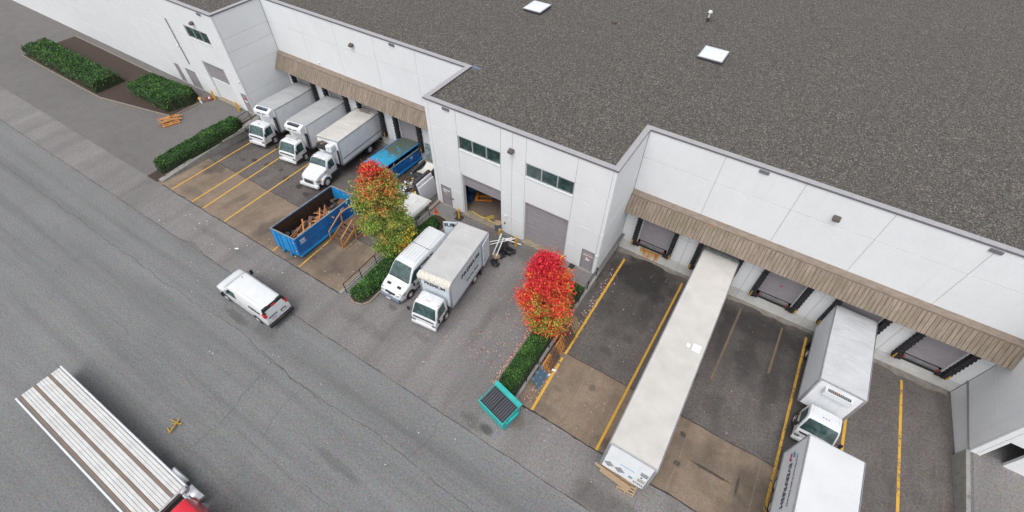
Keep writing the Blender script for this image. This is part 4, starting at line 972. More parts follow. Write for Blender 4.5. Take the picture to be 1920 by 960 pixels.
def cargo(root, l0, l1, W, z0, z1, side=BOXW, roofm=ROOFG, trim=ALU, npan=8, rearwheel=None, r=.41, band=None, chassis=True):
    box = M().box(-W + .02, W - .02, l0 + .02, l1 - .02, z0, z1 - .03).build('cargo_box', side, root)
    n = npan; L = l1 - l0
    for s in (-1, 1):
        for k in range(n):
            a = l0 + .1 + (L - .2) * k / n; c = l0 + .1 + (L - .2) * (k + 1) / n
            xa, xb = sorted((s * (W - .02), s * W)); M().box(xa, xb, a + .004, c - .004, z0 + .12, z1 - .09).build('side_panel', side, root)
        xa, xb = sorted((s * (W - .01), s * (W + .018)))
        M().box(xa, xb, l0 + .05, l1, z0 - .06, z0 + .115).build('lower_rail', trim, root); M().box(xa, xb, l0 + .05, l1, z1 - .085, z1 + .015).build('upper_rail', trim, root, bevel=.008, seg=1)
        xa, xb = sorted((s * (W - .14), s * (W + .01)))
        M().box(xa, xb, l0 - .03, l0 + .09, z0 + .02, z1 - .09).build('corner_post', trim, root, bevel=.05, smooth=True)
        M().box(xa, xb, l1 - .06, l1 + .02, z0, z1 - .05).build('rear_post', trim, root, bevel=.01)
    nf = max(2, round(W * 2 / .6))
    for k in range(nf):
        a = -W + .15 + (2 * W - .3) * k / nf; c = -W + .15 + (2 * W - .3) * (k + 1) / nf
        M().box(a + .003, c - .003, l0 - .005, l0 + .02, z0 + .05, z1 - .09).build('front_panel', side, root)
    M().box(-W + .02, W - .02, l0 - .01, l1, z1 - .09, z1 + .0).build('top_frame', trim, root, bevel=.02)
    # slightly sagging roof skin
    b = M(); nx, ny = 6, max(8, int(L * 2.2)); vs = []
    for j in range(ny + 1):
        for i in range(nx + 1):
            x = (-1 + 2 * i / nx) * (W - .05); y = l0 + .05 + (L - .1) * j / ny
            e = min(1, (W - abs(x)) / .35) * min(1, (y - l0) / .4, (l1 - y) / .4)
            vs.append((x, y, z1 + .006 + .035 * e * (1 + .9 * noise.noise(Vector((x * .7, y * 1.4, L))))))
    b.add(vs, [(j * (nx + 1) + i, j * (nx + 1) + i + 1, (j + 1) * (nx + 1) + i + 1, (j + 1) * (nx + 1) + i) for j in range(ny) for i in range(nx)])
    b.build('box_roof', roofm, root, smooth=True)
    if chassis:
        M().box(-.45, .45, 1.2, l1 - .2, .5, z0).build('chassis', DARK, root)
        M().box(-W + .1, W - .1, l1 - .12, l1 - .02, .45, .62).build('rear_bumper', DARK, root)
        for s in (-1, 1):
            for off in (0, .27):
                wheel(root, s * (W - .16 - off), l1 - 2.2 if rearwheel is None else rearwheel, r, .22, s)
            M().box(s * (W - .1) - .2, s * (W - .1) + .2, (l1 - 1.55 if rearwheel is None else rearwheel + .6), (l1 - 1.52 if rearwheel is None else rearwheel + .63), .25, z0 - .05).build('mud_flap', BLACK, root)
def reefer(root, l0, z1, W=1.0, dark=False, z0=None):
    """refrigeration unit on the upper front of the box"""
    zb = z1 - .72
    st = [(l0 - .62, zb + .12, zb + .50, .86), (l0 - .55, zb + .02, zb + .60, .97), (l0 - .15, zb - .05, zb + .76, 1.0), (l0 - .012, zb - .08, zb + .78, 1.0)]
    L = Loft(st, W, 9, 0, .1, .0); o = L.build('reefer_unit', WHITE, root)
    M().box(-W * .62, W * .62, l0 - .47, l0 - .16, zb + .60, zb + .785).build('unit_opening', DARK, o)
    b = M()
    for k in range(9):
        x = -W * .55 + k * W * .135; b.box(x, x + .05 + random.random() * .06, l0 - .45 + random.random() * .1, l0 - .3 + random.random() * .12, zb + .76, zb + .79 + random.random() * .02, mi=random.choice((0, 0, 1)))
    b.build('machinery', [STEEL, mat('unit_blue', (0.1, 0.25, 0.5), 0.5)], o)
    for s in (-1, 1): M().box(s * .3 - .22, s * .3 + .22, l0 - .635, l0 - .6, zb + .28, zb + .38).build('vent_slot', mat('slot_blue_black', (0.01, 0.015, 0.06), 0.4), o, bevel=.02)
    M().box(W - .06, W + .14, l0 - .22, l0 - .02, .95, z1 - .8).build('service_ladder', DARK, o)
    b = M(); z = 1.1
    while z < z1 - .9: b.box(W - .08, W + .15, l0 - .235, l0 - .215, z, z + .05); z += .2
    b.build('hose', STEEL, o)
    return o
def put(o, x, y, yaw, slope=True):
    o.location = (x, y, zw(y, .008) if slope else 0.005)
    o.rotation_euler = (WELL_P if slope else 0, 0, rad(yaw))

# reefer trucks at the left docks
A = empty('refrigerated_truck', (0, 0, 0), 'white cab-over refrigerated truck nearest the retaining wall, at the leftmost dock', 'truck', 'white refrigerated box trucks backed to the left docks')
cab_over(A); cargo(A, 2.2, 8.0, 1.22, .95, 3.38, npan=7); reefer(A, 2.2, 3.38); put(A, -20.55, -3.0, 9)
B = empty('refrigerated_truck', (0, 0, 0), 'white cab-over refrigerated truck with roof deflector, between two other white trucks', 'truck', 'white refrigerated box trucks backed to the left docks')
cab_over(B, visor=True); cargo(B, 2.2, 8.1, 1.22, .95, 3.38, npan=7); reefer(B, 2.2, 3.38); put(B, -15.85, -3.2, 8.5)
Cc = empty('box_truck', (0, 0, 0), 'white long-nosed box truck with amber roof lights and cream roof, beside the blue bins', 'truck')
def conventional(root):
    L = Loft([(0.12, .55, 1.0, .72), (0.16, .5, 1.22, .80), (0.30, .6, 1.38, .86), (0.75, .6, 1.50, .9), (1.35, .6, 1.62, .95), (1.50, .6, 1.72, .97), (1.78, .6, 2.16, .97), (1.88, .6, 2.27, .96), (2.1, .6, 2.34, .96), (2.75, .6, 2.34, .95), (2.85, .6, 2.24, .93)], 1.0, 1.5, .12, .13, .04)
    L.build('cab', WHITE, root)
    L.top_patch(5.1, 6.9, .93, 'windshield', GLASSV, root, xf1=.88)
    for s in (-1, 1):
        L.side_patch([(1.72, 1.5), (1.92, 2.1), (2.05, 2.18), (2.55, 2.18), (2.62, 1.5)], s, 'side_window', GLASSV, root)
        seams_side(L, s, (1.62, 2.72), .75, 1.45, root)
        b = M(); pts = []
        for k in range(9):
            a = math.pi * k / 8; pts.append((s * .62, 1.15 - .66 * math.cos(a), .55 + .60 * math.sin(a)))
        b.prism(pts, (s * .46, 0, 0)); b.build('fender', WHITE, root, bevel=.05, smooth=True)
        M().box(s * .84 - .12, s * .84 + .14, .13, .45, .95, 1.12).build('headlight', LENS, root, bevel=.03)
        M().box(s * .99 - .05, s * .99 + .05, .40, .52, .98, 1.08).build('marker_light', AMBER, root)
        wheel(root, s * .97, 1.15, .5, .26, s)
        M().box(s * .95 - .14, s * .95 + .14, 1.9, 3.0, .45, .9).build('step_tank', BLACK, root, bevel=.03)
        mirror(root, s, .95, 1.85, 1.9, 1.2)
        L.side_patch([(1.12, 1.36), (1.2, 1.42), (1.5, 1.5), (1.5, 1.42)], s, 'hood_vent', BLACK, root, e=.012)
    b = M(); b.box(-.5, .5, .02, .13, .72, 1.12)
    g = b.build('grille', CHROME, root, bevel=.03)
    b = M()
    for k in range(4): b.box(-.46, .46, .005, .03, .76 + k * .09, .80 + k * .09)
    b.build('grille_slot', DARK, g)
    M().box(-1.0, 1.0, -.1, .2, .4, .7).build('bumper', WHITE, root, bevel=.08, smooth=True)
    M().box(-.9, .9, .16, .9, .45, .6).build('underbody', DARK, root)
    b = M()
    for x in (-.7, -.2, 0, .2, .7): b.tube((x, 1.93, 2.3), (x, 1.93, 2.36), .045, n=8)
    b.build('marker_light', AMBER, root)
    b = M()
    for k in range(9): b.box(-.7 + k * .175 - .02, -.7 + k * .175 + .02, 2.12, 2.7, 2.34, 2.39)
    b.build('roof_ridge', WHITE, root, bevel=.01, seg=1)
    text('', .1, LETTER, root, (0, 0, 0), (0, 0, 0)) if False else None
conventional(Cc); cargo(Cc, 3.35, 9.7, 1.26, 1.05, 3.5, roofm=ROOFC, npan=9, r=.48)
for s in (-1, 1): M().box(s * 1.262 - .014, s * 1.262 + .014, 3.6, 9.6, 1.62, 1.68).build('rub_rail', DARK, Cc)
o = M().box(-.85, .35, 2.75, 3.3, 2.62, 3.2).build('reefer_unit', DARK, Cc, bevel=.12, smooth=True)
M().box(.2, .88, 2.72, 3.32, 2.58, 3.22).build('unit_cover', WHITE, o, bevel=.12, smooth=True)
b = M()
for k in range(12):
    x = random.uniform(-.8, .1); y = random.uniform(2.75, 3.2); b.box(x, x + .1, y, y + .1, 3.18, 3.24 + random.random() * .05, mi=random.choice((0, 1)))
b.build('machinery', [STEEL, CARD], o)
M().box(.5, .7, 2.705, 2.72, 2.95, 3.02).build('maker_label', LETTERB, o)
b = M(); b.box(.95, 1.1, 3.25, 3.33, 1.1, 2.6); b.build('hose_bundle', DARK, Cc)
b = M(); b.box(-.6, .7, 9.0, 9.12, 3.535, 3.57); b.box(-.7, .5, 9.3, 9.4, 3.535, 3.57); b.build('roof_tear', mat('torn_roof_edge', (0.16, 0.14, 0.11), 0.8, 0.4, 6), Cc)
put(Cc, -11.15, -4.65, 9)
D = empty('refrigerated_truck', (0, 0, 0), 'white refrigerated truck with silver roof at the right edge, behind the EVERFRESH trailer', 'truck')
cab_over(D, roofl=2.2); cargo(D, 2.3, 9.3, 1.27, 1.0, 3.7, side=BOXW, roofm=ROOFS, npan=10); put(D, 31.45, -4.75, -2.2)
o = M().box(-.75, .75, 1.95, 2.28, 2.9, 3.35).build('reefer_unit', WHITE, D, bevel=.04)
M().box(-.62, .62, 1.98, 2.2, 3.3, 3.36).build('unit_opening', DARK, o)
b = M()
for k in range(12): x = -.6 + k * .1; b.box(x, x + .05, 2.0, 2.15 + .04 * random.random(), 3.34, 3.38, mi=1 if k == 4 else 0)
b.build('machinery', [STEEL, ORANGEP], o)

# PREMIUM moving truck
P = empty('moving_truck', (0, 0, 0), 'white cab-over moving truck lettered PREMIUM with its rear doors swung open', 'truck')
cab_over(P, lights=RED, hatch=True)
cargo(P, 1.9, 7.35, 1.24, .92, 3.45, side=PBOX, roofm=ROOFP, npan=1, trim=ALU, r=.41)
b = M(); k = 26; vs = []
for i in range(k + 1):
    x = -1.25 + 2.5 * i / k; w_ = .05 * noise.noise(Vector((x * 5, 1, 1))) + .03 * (i % 2)
    vs += [(x, 1.92, 2.98 + w_), (x, 1.80 - w_ * .5, 3.08), (x, 1.76 - w_ * .6, 3.28), (x, 1.86, 3.47 + w_ * .4), (x, 2.18 + w_, 3.51)]
fs = [(5 * i + j, 5 * i + j + 1, 5 * i + j + 6, 5 * i + j + 5) for i in range(k) for j in range(4)]
b.add(vs, fs); b.build('front_cap', CAPM, P, smooth=True)
for s in (-1, 1):
    M().box(s * 1.2 - .07, s * 1.2 + .07, 1.78, 2.12, 2.98, 3.47).build('cap_corner', CAPM, P, bevel=.06, smooth=True)
text('PREMIUM', .52, LETTER, P, (1.263, 4.6, 2.68), (rad(90), 0, rad(90)), xs=1.13, bold=.01, space=1.05)
text('MOVING & STORAGE', .13, LETTERS, P, (1.263, 4.35, 2.22), (rad(90), 0, rad(90)), xs=1.9) if False else None
M().box(1.244, 1.25, 3.4, 5.2, 2.30, 2.33).build('stripe', LETTERS, P); M().box(1.244, 1.25, 3.6, 5.7, 2.08, 2.12).build('stripe', LETTERB, P); M().box(1.244, 1.25, 3.6, 5.7, 1.92, 1.94).build('stripe', LETTERS, P)
text('604 945 7873', .27, LETTER, P, (1.263, 4.75, 1.66), (rad(90), 0, rad(90)), xs=1.1, bold=.004)
text('PREMIUM', .40, LETTER, P, (0, 1.885, 2.72), (rad(90), 0, 0), xs=1.0, bold=.014)
M().box(-.75, .6, 1.888, 1.894, 2.45, 2.48).build('stripe', LETTERS, P)
# open rear doors
dr = M().box(0, 1.18, -.03, .03, .98, 3.3).build('rear_door', PBOX, P, bevel=.01); dr.location = (1.27, 7.33, 0); dr.rotation_euler = (0, 0, rad(-84))
M().box(0.0, .04, .032, .05, 1.0, 3.28).build('hinge_edge', mat('rusty_hinge', (0.25, 0.12, 0.06), 0.8), dr)
for z in (1.5, 2.6): M().tube((1.05, .03, z), (1.05, .06, z), .04, n=8).build('latch', BLACK, dr)
dl = M().box(-1.2, 0, -.03, .03, .98, 3.3).build('rear_door', PBOX, P, bevel=.01); dl.location = (-1.24, 7.38, 0); dl.rotation_euler = (0, 0, rad(22)); dl['label'] = 'open rear door swung out to the left, lettered IUM'
text('IUM', .46, LETTER, dl, (-.62, -.036, 2.98), (rad(90), 0, 0), xs=1.3, bold=.02)
M().box(-1.22, -1.14, -.045, -.031, .98, 3.3).build('hinge_edge', ALU, dl)
put(P, 7.32, -10.85, 6.3, False)

# vans
def van_long(root):
    L = Loft([(0.0, .42, .66, .72), (0.05, .34, .84, .83), (0.17, .3, 1.0, .91), (0.6, .28, 1.17, .97), (1.05, .28, 1.32, 1.0), (1.2, .28, 1.45, 1.0), (1.72, .28, 2.1, 1.0), (1.95, .28, 2.26, .99), (2.4, .28, 2.36, .99), (5.4, .28, 2.38, .98), (5.8, .32, 2.32, .96), (5.95, .4, 2.1, .93)], 1.03, 1.15, .145, .14, .03)
    L.build('body', WHITE, root)
    L.top_patch(4.75, 6.85, .92, 'windshield', GLASSV, root, xf1=.86)
    L.top_patch(4.4, 4.78, .9, 'cowl', BLACK, root)
    L.top_patch(.95, 1.75, .5, 'grille', DARK, root, e=.02)
    b = M()
    for x0, x1 in ((-.92, -.56), (.56, .92)):
        vs = []
        for u in (1.05, 2.25):
            l, _, zt, ws = L.at(u); hwt = L.hw(zt, ws)
            for f in (x0, x1):
                if u > 2 and abs(f) < .8: f *= 1.3
                vs.append((f * hwt, l - .015, zt + .02))
        b.add(vs, [(0, 1, 3, 2)])
    b.build('headlight', LENS, root)
    for s in (-1, 1):
        L.side_patch([(1.25, 1.32), (1.62, 1.85), (1.9, 2.05), (2.55, 2.05), (2.6, 1.35), (1.9, 1.25)], s, 'side_window', GLASSV, root)
        seams_side(L, s, (1.3, 2.68, 4.0), .5, 1.3, root)
        b = M(); b.poly([(s * .30, .50, 1.20), (s * .62, .50, 1.195), (s * .62, .68, 1.245), (s * .30, .68, 1.25)]); b.build('hood_vent', BLACK, root)
        L.side_patch([(.12, .86), (.2, .98), (.62, 1.05), (.55, .85)], s, 'headlight', LENS, root, e=.015)
        mirror(root, s, .98, 1.45, 1.35)
        M().box(s * 1.03 - .012, s * 1.03 + .012, 1.75, 4.3, .62, .78).build('side_moulding', BLACK, root, bevel=.01)
        wheel(root, s * .93, 1.0, .36, .24, s); wheel(root, s * .93, 4.75, .36, .24, s)
        b = M(); b.tube((s * .80, 1.0, .40), (s * 1.036, 1.0, .40), .43, n=20); b.build('wheel_arch', DARK, root)
        b = M(); b.tube((s * .80, 4.75, .40), (s * 1.03, 4.75, .40), .43, n=20); b.build('wheel_arch', DARK, root)
    M().box(-.88, .88, -.13, .3, .3, .68).build('bumper', mat('blue_grey_bumper', (0.14, 0.17, 0.22), 0.5), root, bevel=.1, smooth=True, seg=3)
    M().box(-.12, .12, -.02, .02, .80, .87).build('badge', CHROME, root)
    M().box(-.25, .1, -.155, -.135, .42, .54).build('number_plate', LETTERW, root)
    for y0, y1 in ((2.35, 3.8), (3.86, 5.6)):
        b = M()
        for x in (-.62, -.37, -.12, .12, .37, .62): b.box(x - .012, x + .012, y0, y1, 2.37, 2.417)
        b.build('roof_rib', mat('roof_rib_grey', (0.62, 0.63, 0.66), 0.5), root)  # ribs in a grey slightly darker than the body paint
    M().box(-.8, .8, 3.815, 3.84, 2.38, 2.414).build('roof_seam', DARK, root)
    text('PREMIUM', .30, LETTER, root, (.935, 3.25, 1.95), (rad(90 - 8), 0, rad(90)), xs=1.25, bold=.012)
V1 = empty('parked_van', (0, 0, 0), 'white high-roof van parked beside the hedge, next to the moving truck', 'van'); van_long(V1); put(V1, 3.78, -10.25, 0.8, False)
def van_driving(root):
    L = Loft([(0.0, .42, .66, .82), (0.05, .34, .9, .93), (0.2, .3, 1.06, .98), (0.55, .28, 1.17, 1.0), (1.0, .28, 1.26, 1.0), (1.75, .28, 1.93, .99), (1.95, .28, 2.02, .99), (2.3, .28, 2.06, .99), (5.2, .28, 2.06, .98), (5.5, .3, 1.98, .965), (5.62, .34, 1.45, .95), (5.68, .42, .95, .93)], 1.0, 1.05, .24, .13, .03)
    L.build('body', WHITE, root)
    L.top_patch(4.08, 4.94, .90, 'windshield', GLASSV, root, xf1=.84)
    for s in (-1, 1):
        L.side_patch([(1.35, 1.22), (1.78, 1.72), (2.45, 1.74), (2.6, 1.24)], s, 'side_window', GLASSV, root)
        seams_side(L, s, (1.28, 2.7), .5, 1.2, root)
        L.side_patch([(.05, .78), (.1, .9), (.35, .92), (.3, .78)], s, 'headlight', LENS, root, e=.014)
        mirror(root, s, .95, 1.5, 1.28, 1.1)
        wheel(root, s * .9, 1.05, .37, .24, s); wheel(root, s * .9, 4.45, .37, .24, s)
        for y in (1.05, 4.45):
            b = M(); b.tube((s * .76, y, .38), (s * 1.003, y, .38), .42, n=20); b.build('wheel_arch', DARK, root)
        b = M(); x0, x1 = sorted((s * .74, s * .93))
        b.prism([(x0, 5.45, 1.3), (x1, 5.4, 1.3), (x1, 5.66, 1.3), (x0, 5.68, 1.3)], (0, -.03, .32)); b.build('tail_light', RED, root, bevel=.02)
    b = M(); b.prism([(-.82, 5.44, 1.80), (.82, 5.44, 1.80), (.78, 5.40, 2.03), (-.78, 5.40, 2.03)], (0, .13, -.02)); b.build('rear_trim', BLACK, root, bevel=.03)
    for s in (-1, 1):
        b = M(); x0, x1 = sorted((s * .70, s * .86)); b.prism([(x0, 5.5, 1.6), (x1, 5.48, 1.6), (x1 - s * .03, 5.45, 1.84), (x0, 5.46, 1.84)], (0, .14, -.02)); b.build('rear_trim', BLACK, root, bevel=.02)
        a, c = sorted((s * .012, s * .68))
        b = M(); b.prism([(a, 5.575, 1.76), (c, 5.575, 1.76), (c, 5.70, .66), (a, 5.70, .66)], (0, .02, 0)); b.build('rear_door', WHITE, root, bevel=.015)
    M().box(-.16, .16, 5.55, 5.60, 1.86, 1.93).build('brake_light', RED, root)
    M().box(-.99, .99, 5.6, 5.86, .38, .62).build('rear_bumper', BLACK, root, bevel=.05)
    M().box(-.25, .25, 5.70, 5.89, .5, .63).build('bumper_step', DARK, root, bevel=.02)
    pl = M().box(-.58, -.2, 5.70, 5.745, .92, 1.12).build('number_plate', BLACK, root); M().box(-.53, -.25, 5.745, 5.752, .96, 1.08).build('plate_face', LETTERW, pl)
    M().box(-.97, .97, -.06, .15, .34, .52).build('bumper', BLACK, root, bevel=.05)
    b = M()
    for k in range(7): b.box(-.6 + k * .2 - .015, -.6 + k * .2 + .015, 2.35, 5.1, 2.05, 2.104)
    b.build('roof_rib', WHITE, root, bevel=.01, seg=1)
    text('PREMIUM', .25, LETTER, root, (.915, 4.55, 1.45), (rad(90 - 13), 0, rad(90)), xs=1.15, bold=.008)
    M().box(1.0, 1.006, 3.9, 5.1, .95, .98).build('stripe', LETTERS, root); M().box(.975, .985, 2.75, 3.5, 1.17, 1.2).build('stripe', LETTERS, root)
    text('PREMIUM', .16, LETTER, root, (.38, 5.70, 1.15), (rad(90 + 6), 0, rad(180)), xs=1.0, bold=.006)
    M().box(.12, .62, 5.69, 5.715, .98, 1.0).build('stripe', LETTERB, root); M().box(.2, .62, 5.70, 5.722, .85, .87).build('stripe', LETTERR, root)
    M().tube((-.3, 2.1, 2.05), (-.3, 2.1, 2.12), .03, n=8).build('antenna', BLACK, root)
V2 = empty('driving_van', (0, 0, 0), 'white cargo van driving on the road, rear doors lettered PREMIUM', 'van'); van_driving(V2)
V2.location = (-7.12, -15.55, .005); V2.rotation_euler = (0, 0, rad(-90.5))

# semi trailers
T = empty('semi_trailer', (0, 0, 0), 'very long white semi trailer backed to the dock in the middle of the right bays', 'trailer')
def trailer(root, Ln, W, z0, z1, roofm, side=BOXW, npan=13, axle=None, post=None):
    cargo(root, 0.0, Ln, W, z0, z1, side=side, roofm=roofm, npan=npan, chassis=False)
    M().box(-.5, .5, .4, Ln - .3, z0 - .25, z0 - .01).build('chassis', DARK, root)
    for s in (-1, 1):
        M().box(s * .7 - .06, s * .7 + .06, 2.6, 2.75, 0.05, z0).build('landing_leg', STEEL, root)
        for ay in (axle or (Ln - 3.2, Ln - 4.5)):
            for off in (0, .3): wheel(root, s * (W - .34 - off), ay, .5, .26, s)
trailer(T, 17.75, 1.3, 1.15, 3.86, ROOFW)
text('TRANSPORT 531', .13, LETTERB, T, (.05, -.012, 2.4), (rad(90), 0, 0), xs=1.0) if False else None
M().box(-.35, .45, -.012, -.005, 2.38, 2.43).build('stripe', LETTERB, T)
for x in (-.85, -.25):
    b = M(); b.prism([(x - .3, -.012, 1.75), (x, -.012, 1.45), (x + .3, -.012, 1.75), (x, -.012, 2.05)], (0, .008, 0)); b.build('placard', mat('placard_grey', (0.3, 0.31, 0.32), 0.6, 0.4, 12), T)
M().box(.72, 1.1, -.06, -.005, 2.55, 2.9).build('placard', mat('placard_grey', (0, 0, 0)), T, bevel=.01); M().box(.72, 1.1, -.05, -.005, 1.8, 2.15).build('document_box', mat('document_box', (0.42, 0.43, 0.36), 0.6), T, bevel=.02)
b = M(); b.tube((.85, -.03, 2.3), (.85, 0, 2.3), .05, n=10); b.build('air_coupling', BLACK, T)
b = M()
for k in range(5): b.box(.6 + k * .11, .66 + k * .11, -.06, -.005, 1.45 + .05 * (k % 2), 1.62)
b.build('air_line', STEEL, T)
M().box(.28, .5, -.012, -.005, 1.62, 1.8).build('sticker', LETTERB, T); M().box(.28, .46, -.012, -.005, 1.5, 1.61).build('sticker', YELLOWB, T)
b = M(); b.poly([(.55, 7.9, 3.925), (1.05, 7.9, 3.925), (1.05, 8.5, 3.925), (.55, 8.5, 3.925)]); b.poly([(.2, 8.0, 3.925), (.42, 8.0, 3.925), (.42, 8.3, 3.925), (.2, 8.3, 3.925)]); b.build('roof_highlight', mat('highlight_white', (0.86, 0.87, 0.9), 0.3, 0.05, 4), T)  # bright white quads paint a highlight onto the roof
b = M(); b.box(-1.28, 1.28, 17.2, 17.75, 3.89, 3.93); b.build('rear_roof_frame', mat('dull_frame', (0.3, 0.31, 0.31), 0.6, 0.3, 3), T, bevel=.01)
put(T, 22.7, -12.93, 0.0)
E_ = empty('semi_trailer', (0, 0, 0), 'white semi trailer lettered EVERFRESH at the bottom right corner', 'trailer')
trailer(E_, 14.6, 1.3, 1.2, 4.08, mat('clean_white_roof', (0.66, 0.67, 0.68), 0.45, 0.04, .8, dirt=(0.56, 0.57, 0.59), dirt_amt=0.4), npan=10, axle=(13.0, 11.7))
E_.location = (31.2, -21.3, 0.0)
text('EVERFRESH', .50, mat('navy_lettering', (0.03, 0.035, 0.09), 0.5), E_, (-1.322, 12.15, 2.55), (rad(90), 0, rad(-90)), xs=1.02, bold=.004)
text('Local Flavours, Freshly Delivered', .22, MATS['navy_lettering'], E_, (-1.322, 12.3, 3.22), (rad(90), 0, rad(-90)), xs=.98)
b = M(); b.prism([(-1.322, 14.12, 2.30), (-1.322, 13.98, 2.52), (-1.322, 13.74, 2.42), (-1.322, 13.52, 2.66), (-1.322, 13.58, 2.42), (-1.322, 13.72, 2.24), (-1.322, 13.92, 2.30)], (.004, 0, 0)); b.build('emblem', LETTERR, E_)
b = M(); b.prism([(-1.322, 14.1, 2.60), (-1.322, 13.98, 2.84), (-1.322, 13.62, 2.92), (-1.322, 13.78, 2.66)], (.004, 0, 0)); b.build('emblem', mat('cyan_emblem', (0.05, 0.4, 0.62), 0.5), E_)

# red truck with a white flat deck (bottom left)
R_ = empty('flatbed_truck', (0, 0, 0), 'red truck with a white slatted flat deck at the bottom left corner', 'truck')
M().box(-1.2, 1.2, 2.2, 15.0, .9, 1.1).build('deck_frame', STEEL, R_)
for k in range(14):
    x = -1.14 + k * .163; M().box(x, x + .15, 2.25, 15.0, 1.101, 1.16).build('deck_board', mat('deck_white', (0.6, 0.6, 0.59), 0.5, 0.1, 2) if k % 5 else mat('deck_brown', (0.2, 0.15, 0.12), 0.7), R_, bevel=.01, seg=1)
for s in (-1, 1): M().box(s * 1.24 - .05, s * 1.24 + .05, 2.2, 15, .95, 1.22).build('side_rail', WHITE, R_, bevel=.02)
M().box(-1.2, 1.2, 2.08, 2.19, 1.0, 1.3).build('head_rail', STEEL, R_, bevel=.02)
for s in (-1, 1):
    for y in (1.75, 3.3):
        b = M(); pts = [(s * .85, y - .62 * math.cos(math.pi * k / 10), .55 + .55 * math.sin(math.pi * k / 10)) for k in range(11)]
        b.prism(pts, (s * .6, 0, 0)); b.build('fender', CHROME if y < 2 else WHITE, R_, bevel=.04, smooth=True)
        wheel(R_, s * 1.15, y, .5, .3, s)
L = Loft([(-3.6, .6, .9, .8), (-3.5, .5, 1.2, .9), (-3.0, .5, 1.45, .97), (-2.0, .5, 1.6, 1.0), (-1.85, .5, 1.7, 1.0), (-1.4, .5, 2.2, .99), (-1.2, .5, 2.35, .98), (.9, .5, 2.38, .98), (1.05, .5, 2.2, .96)], 1.15, 1.4, .12, .16, .03)
L.build('cab', REDP, R_)
L.top_patch(4.1, 5.9, .9, 'windshield', GLASSV, R_)
for s in (-1, 1):
    L.side_patch([(-1.5, 1.5), (-1.15, 2.1), (-.2, 2.1), (-.2, 1.5)], s, 'side_window', GLASSV, R_); wheel(R_, s * 1.05, -2.7, .5, .28, s)
M().tube((.95, 1.15, 1.35), (.95, 1.75, 1.35), .09, n=12).build('exhaust_pipe', CHROME, R_)
R_.location = (5.6, -26.85, 0.005); R_.rotation_euler = (0, 0, rad(90))

# ================================================================ BINS
def marks(parent, x, y0, z, sgn=1, sc_=1.0):
    for k, (w_, dz) in enumerate(((.42, .12), (.40, 0), (.46, -.13), (.44, -.22))):
        a, c = sorted((x, x + sgn * .004)); M().box(a, c, y0, y0 + w_ * sc_, z + dz, z + dz + (.075 if k < 2 else .04)).build('lettering', LETTERW, parent)
    b = M(); b.prism([(x, y0 + .40, z + .02), (x, y0 + .52, z + .12), (x, y0 + .50, z + .30), (x, y0 + .44, z + .12)], (sgn * .006, 0, 0)); b.build('logo_swoosh', LETTERR, parent)
def rolloff(root, Ln, W, zt, zb=.25, open_=True):
    """open-top container; front (tapered hook end) at y=0"""
    t = .05; b = M()
    o = M().box(-W, W, 0.12, Ln, zb, zb + .06).build('floor', RUSTY, root)
    for s in (-1, 1):
        xa, xb = sorted((s * W, s * (W - t)))
        side = M(); side.prism([(xa, .0, zt), (xa, .12, zb), (xa, Ln, zb), (xa, Ln, zt)], (xb - xa, 0, 0)); sd_ = side.build('side_wall', BLUEB, root)
        xi = s * (W - t - .006); a, c = sorted((xi, xi + s * .005)); M().box(a, c, .14, Ln - .06, zb + .07, zt - .07).build('inner_lining', RUSTY, root)
        n = 6
        for k in range(n + 1):
            y = .1 + (Ln - .2) * k / n; a, c = sorted((s * W, s * (W + .055))); M().box(a, c, y - .05, y + .05, zb + .1, zt - .08).build('rib', BLUEB, root, bevel=.012, seg=1)
        a, c = sorted((s * W, s * (W + .045))); M().box(a, c, .1, Ln - .05, (zb + zt) / 2 - .04, (zb + zt) / 2 + .03).build('mid_rail', BLUEB, root)
        a, c = sorted((s * (W - .05), s * (W + .07))); M().box(a, c, -.02, Ln, zt - .08, zt + .0).build('top_rail', BLUEL, root, bevel=.012, seg=1); M().box(a + .02, c - .02, .0, Ln, zt + .001, zt + .014).build('worn_edge', RIMW, root)
        M().box(a - .0, c + .02 * s if s > 0 else c, .1, Ln, zb - .1, zb + .1).build('bottom_rail', BLUEL, root, bevel=.012, seg=1)
    for y in (0.06, Ln - .03):
        M().box(-W + .05, W - .05, y - .03, y + .03, zb + .06, zt - .02).build('end_wall', BLUEL if y < 1 else BLUEB, root)
        M().box(-W, W, y - .05, y + .05, zt - .019, zt + .018).build('end_rail', RIMW, root, bevel=.01, seg=1)
        M().box(-W + .06, W - .06, (y + .031 if y < 1 else y - .037), (y + .037 if y < 1 else y - .031), zb + .1, zt - .1).build('inner_lining', RUSTY if y < 1 else BLUEL, root)
    for x in (-.75, -.35, .35, .75): M().box(x * W / 1.2 - .05, x * W / 1.2 + .05, -.03, .028, zb + .05, zt - .03).build('rib', BLUEL, root, bevel=.012, seg=1)
    for s in (-1, 1):
        M().box(s * .4 - .07, s * .4 + .07, -.12, Ln - .2, .06, zb - .005).build('skid_rail', BLUEL, root)
        M().tube((s * .75 - .1, Ln - .5, .12), (s * .75 + .1, Ln - .5, .12), .12, n=12).build('roller', DARK, root); M().tube((s * .75 - .1, .35, .12), (s * .75 + .1, .35, .12), .12, n=12).build('roller', DARK, root)
    for x, z in ((W - .12, zt - .35), (W - .05, zt - 1.15)):
        M().box(x - .05, x + .03, -.045, -.031, z, z + .1).build('reflector', RED, root); M().box(x - .05, x + .03, -.045, -.031, z - .1, z).build('reflector', LETTERW, root)
    a = W + .06
    for z in (zt - .4,): M().box(a, a + .006, Ln - .55, Ln - .42, z, z + .05).build('reflector', RED, root); M().box(a, a + .006, Ln - .42, Ln - .29, z, z + .05).build('reflector', LETTERW, root)
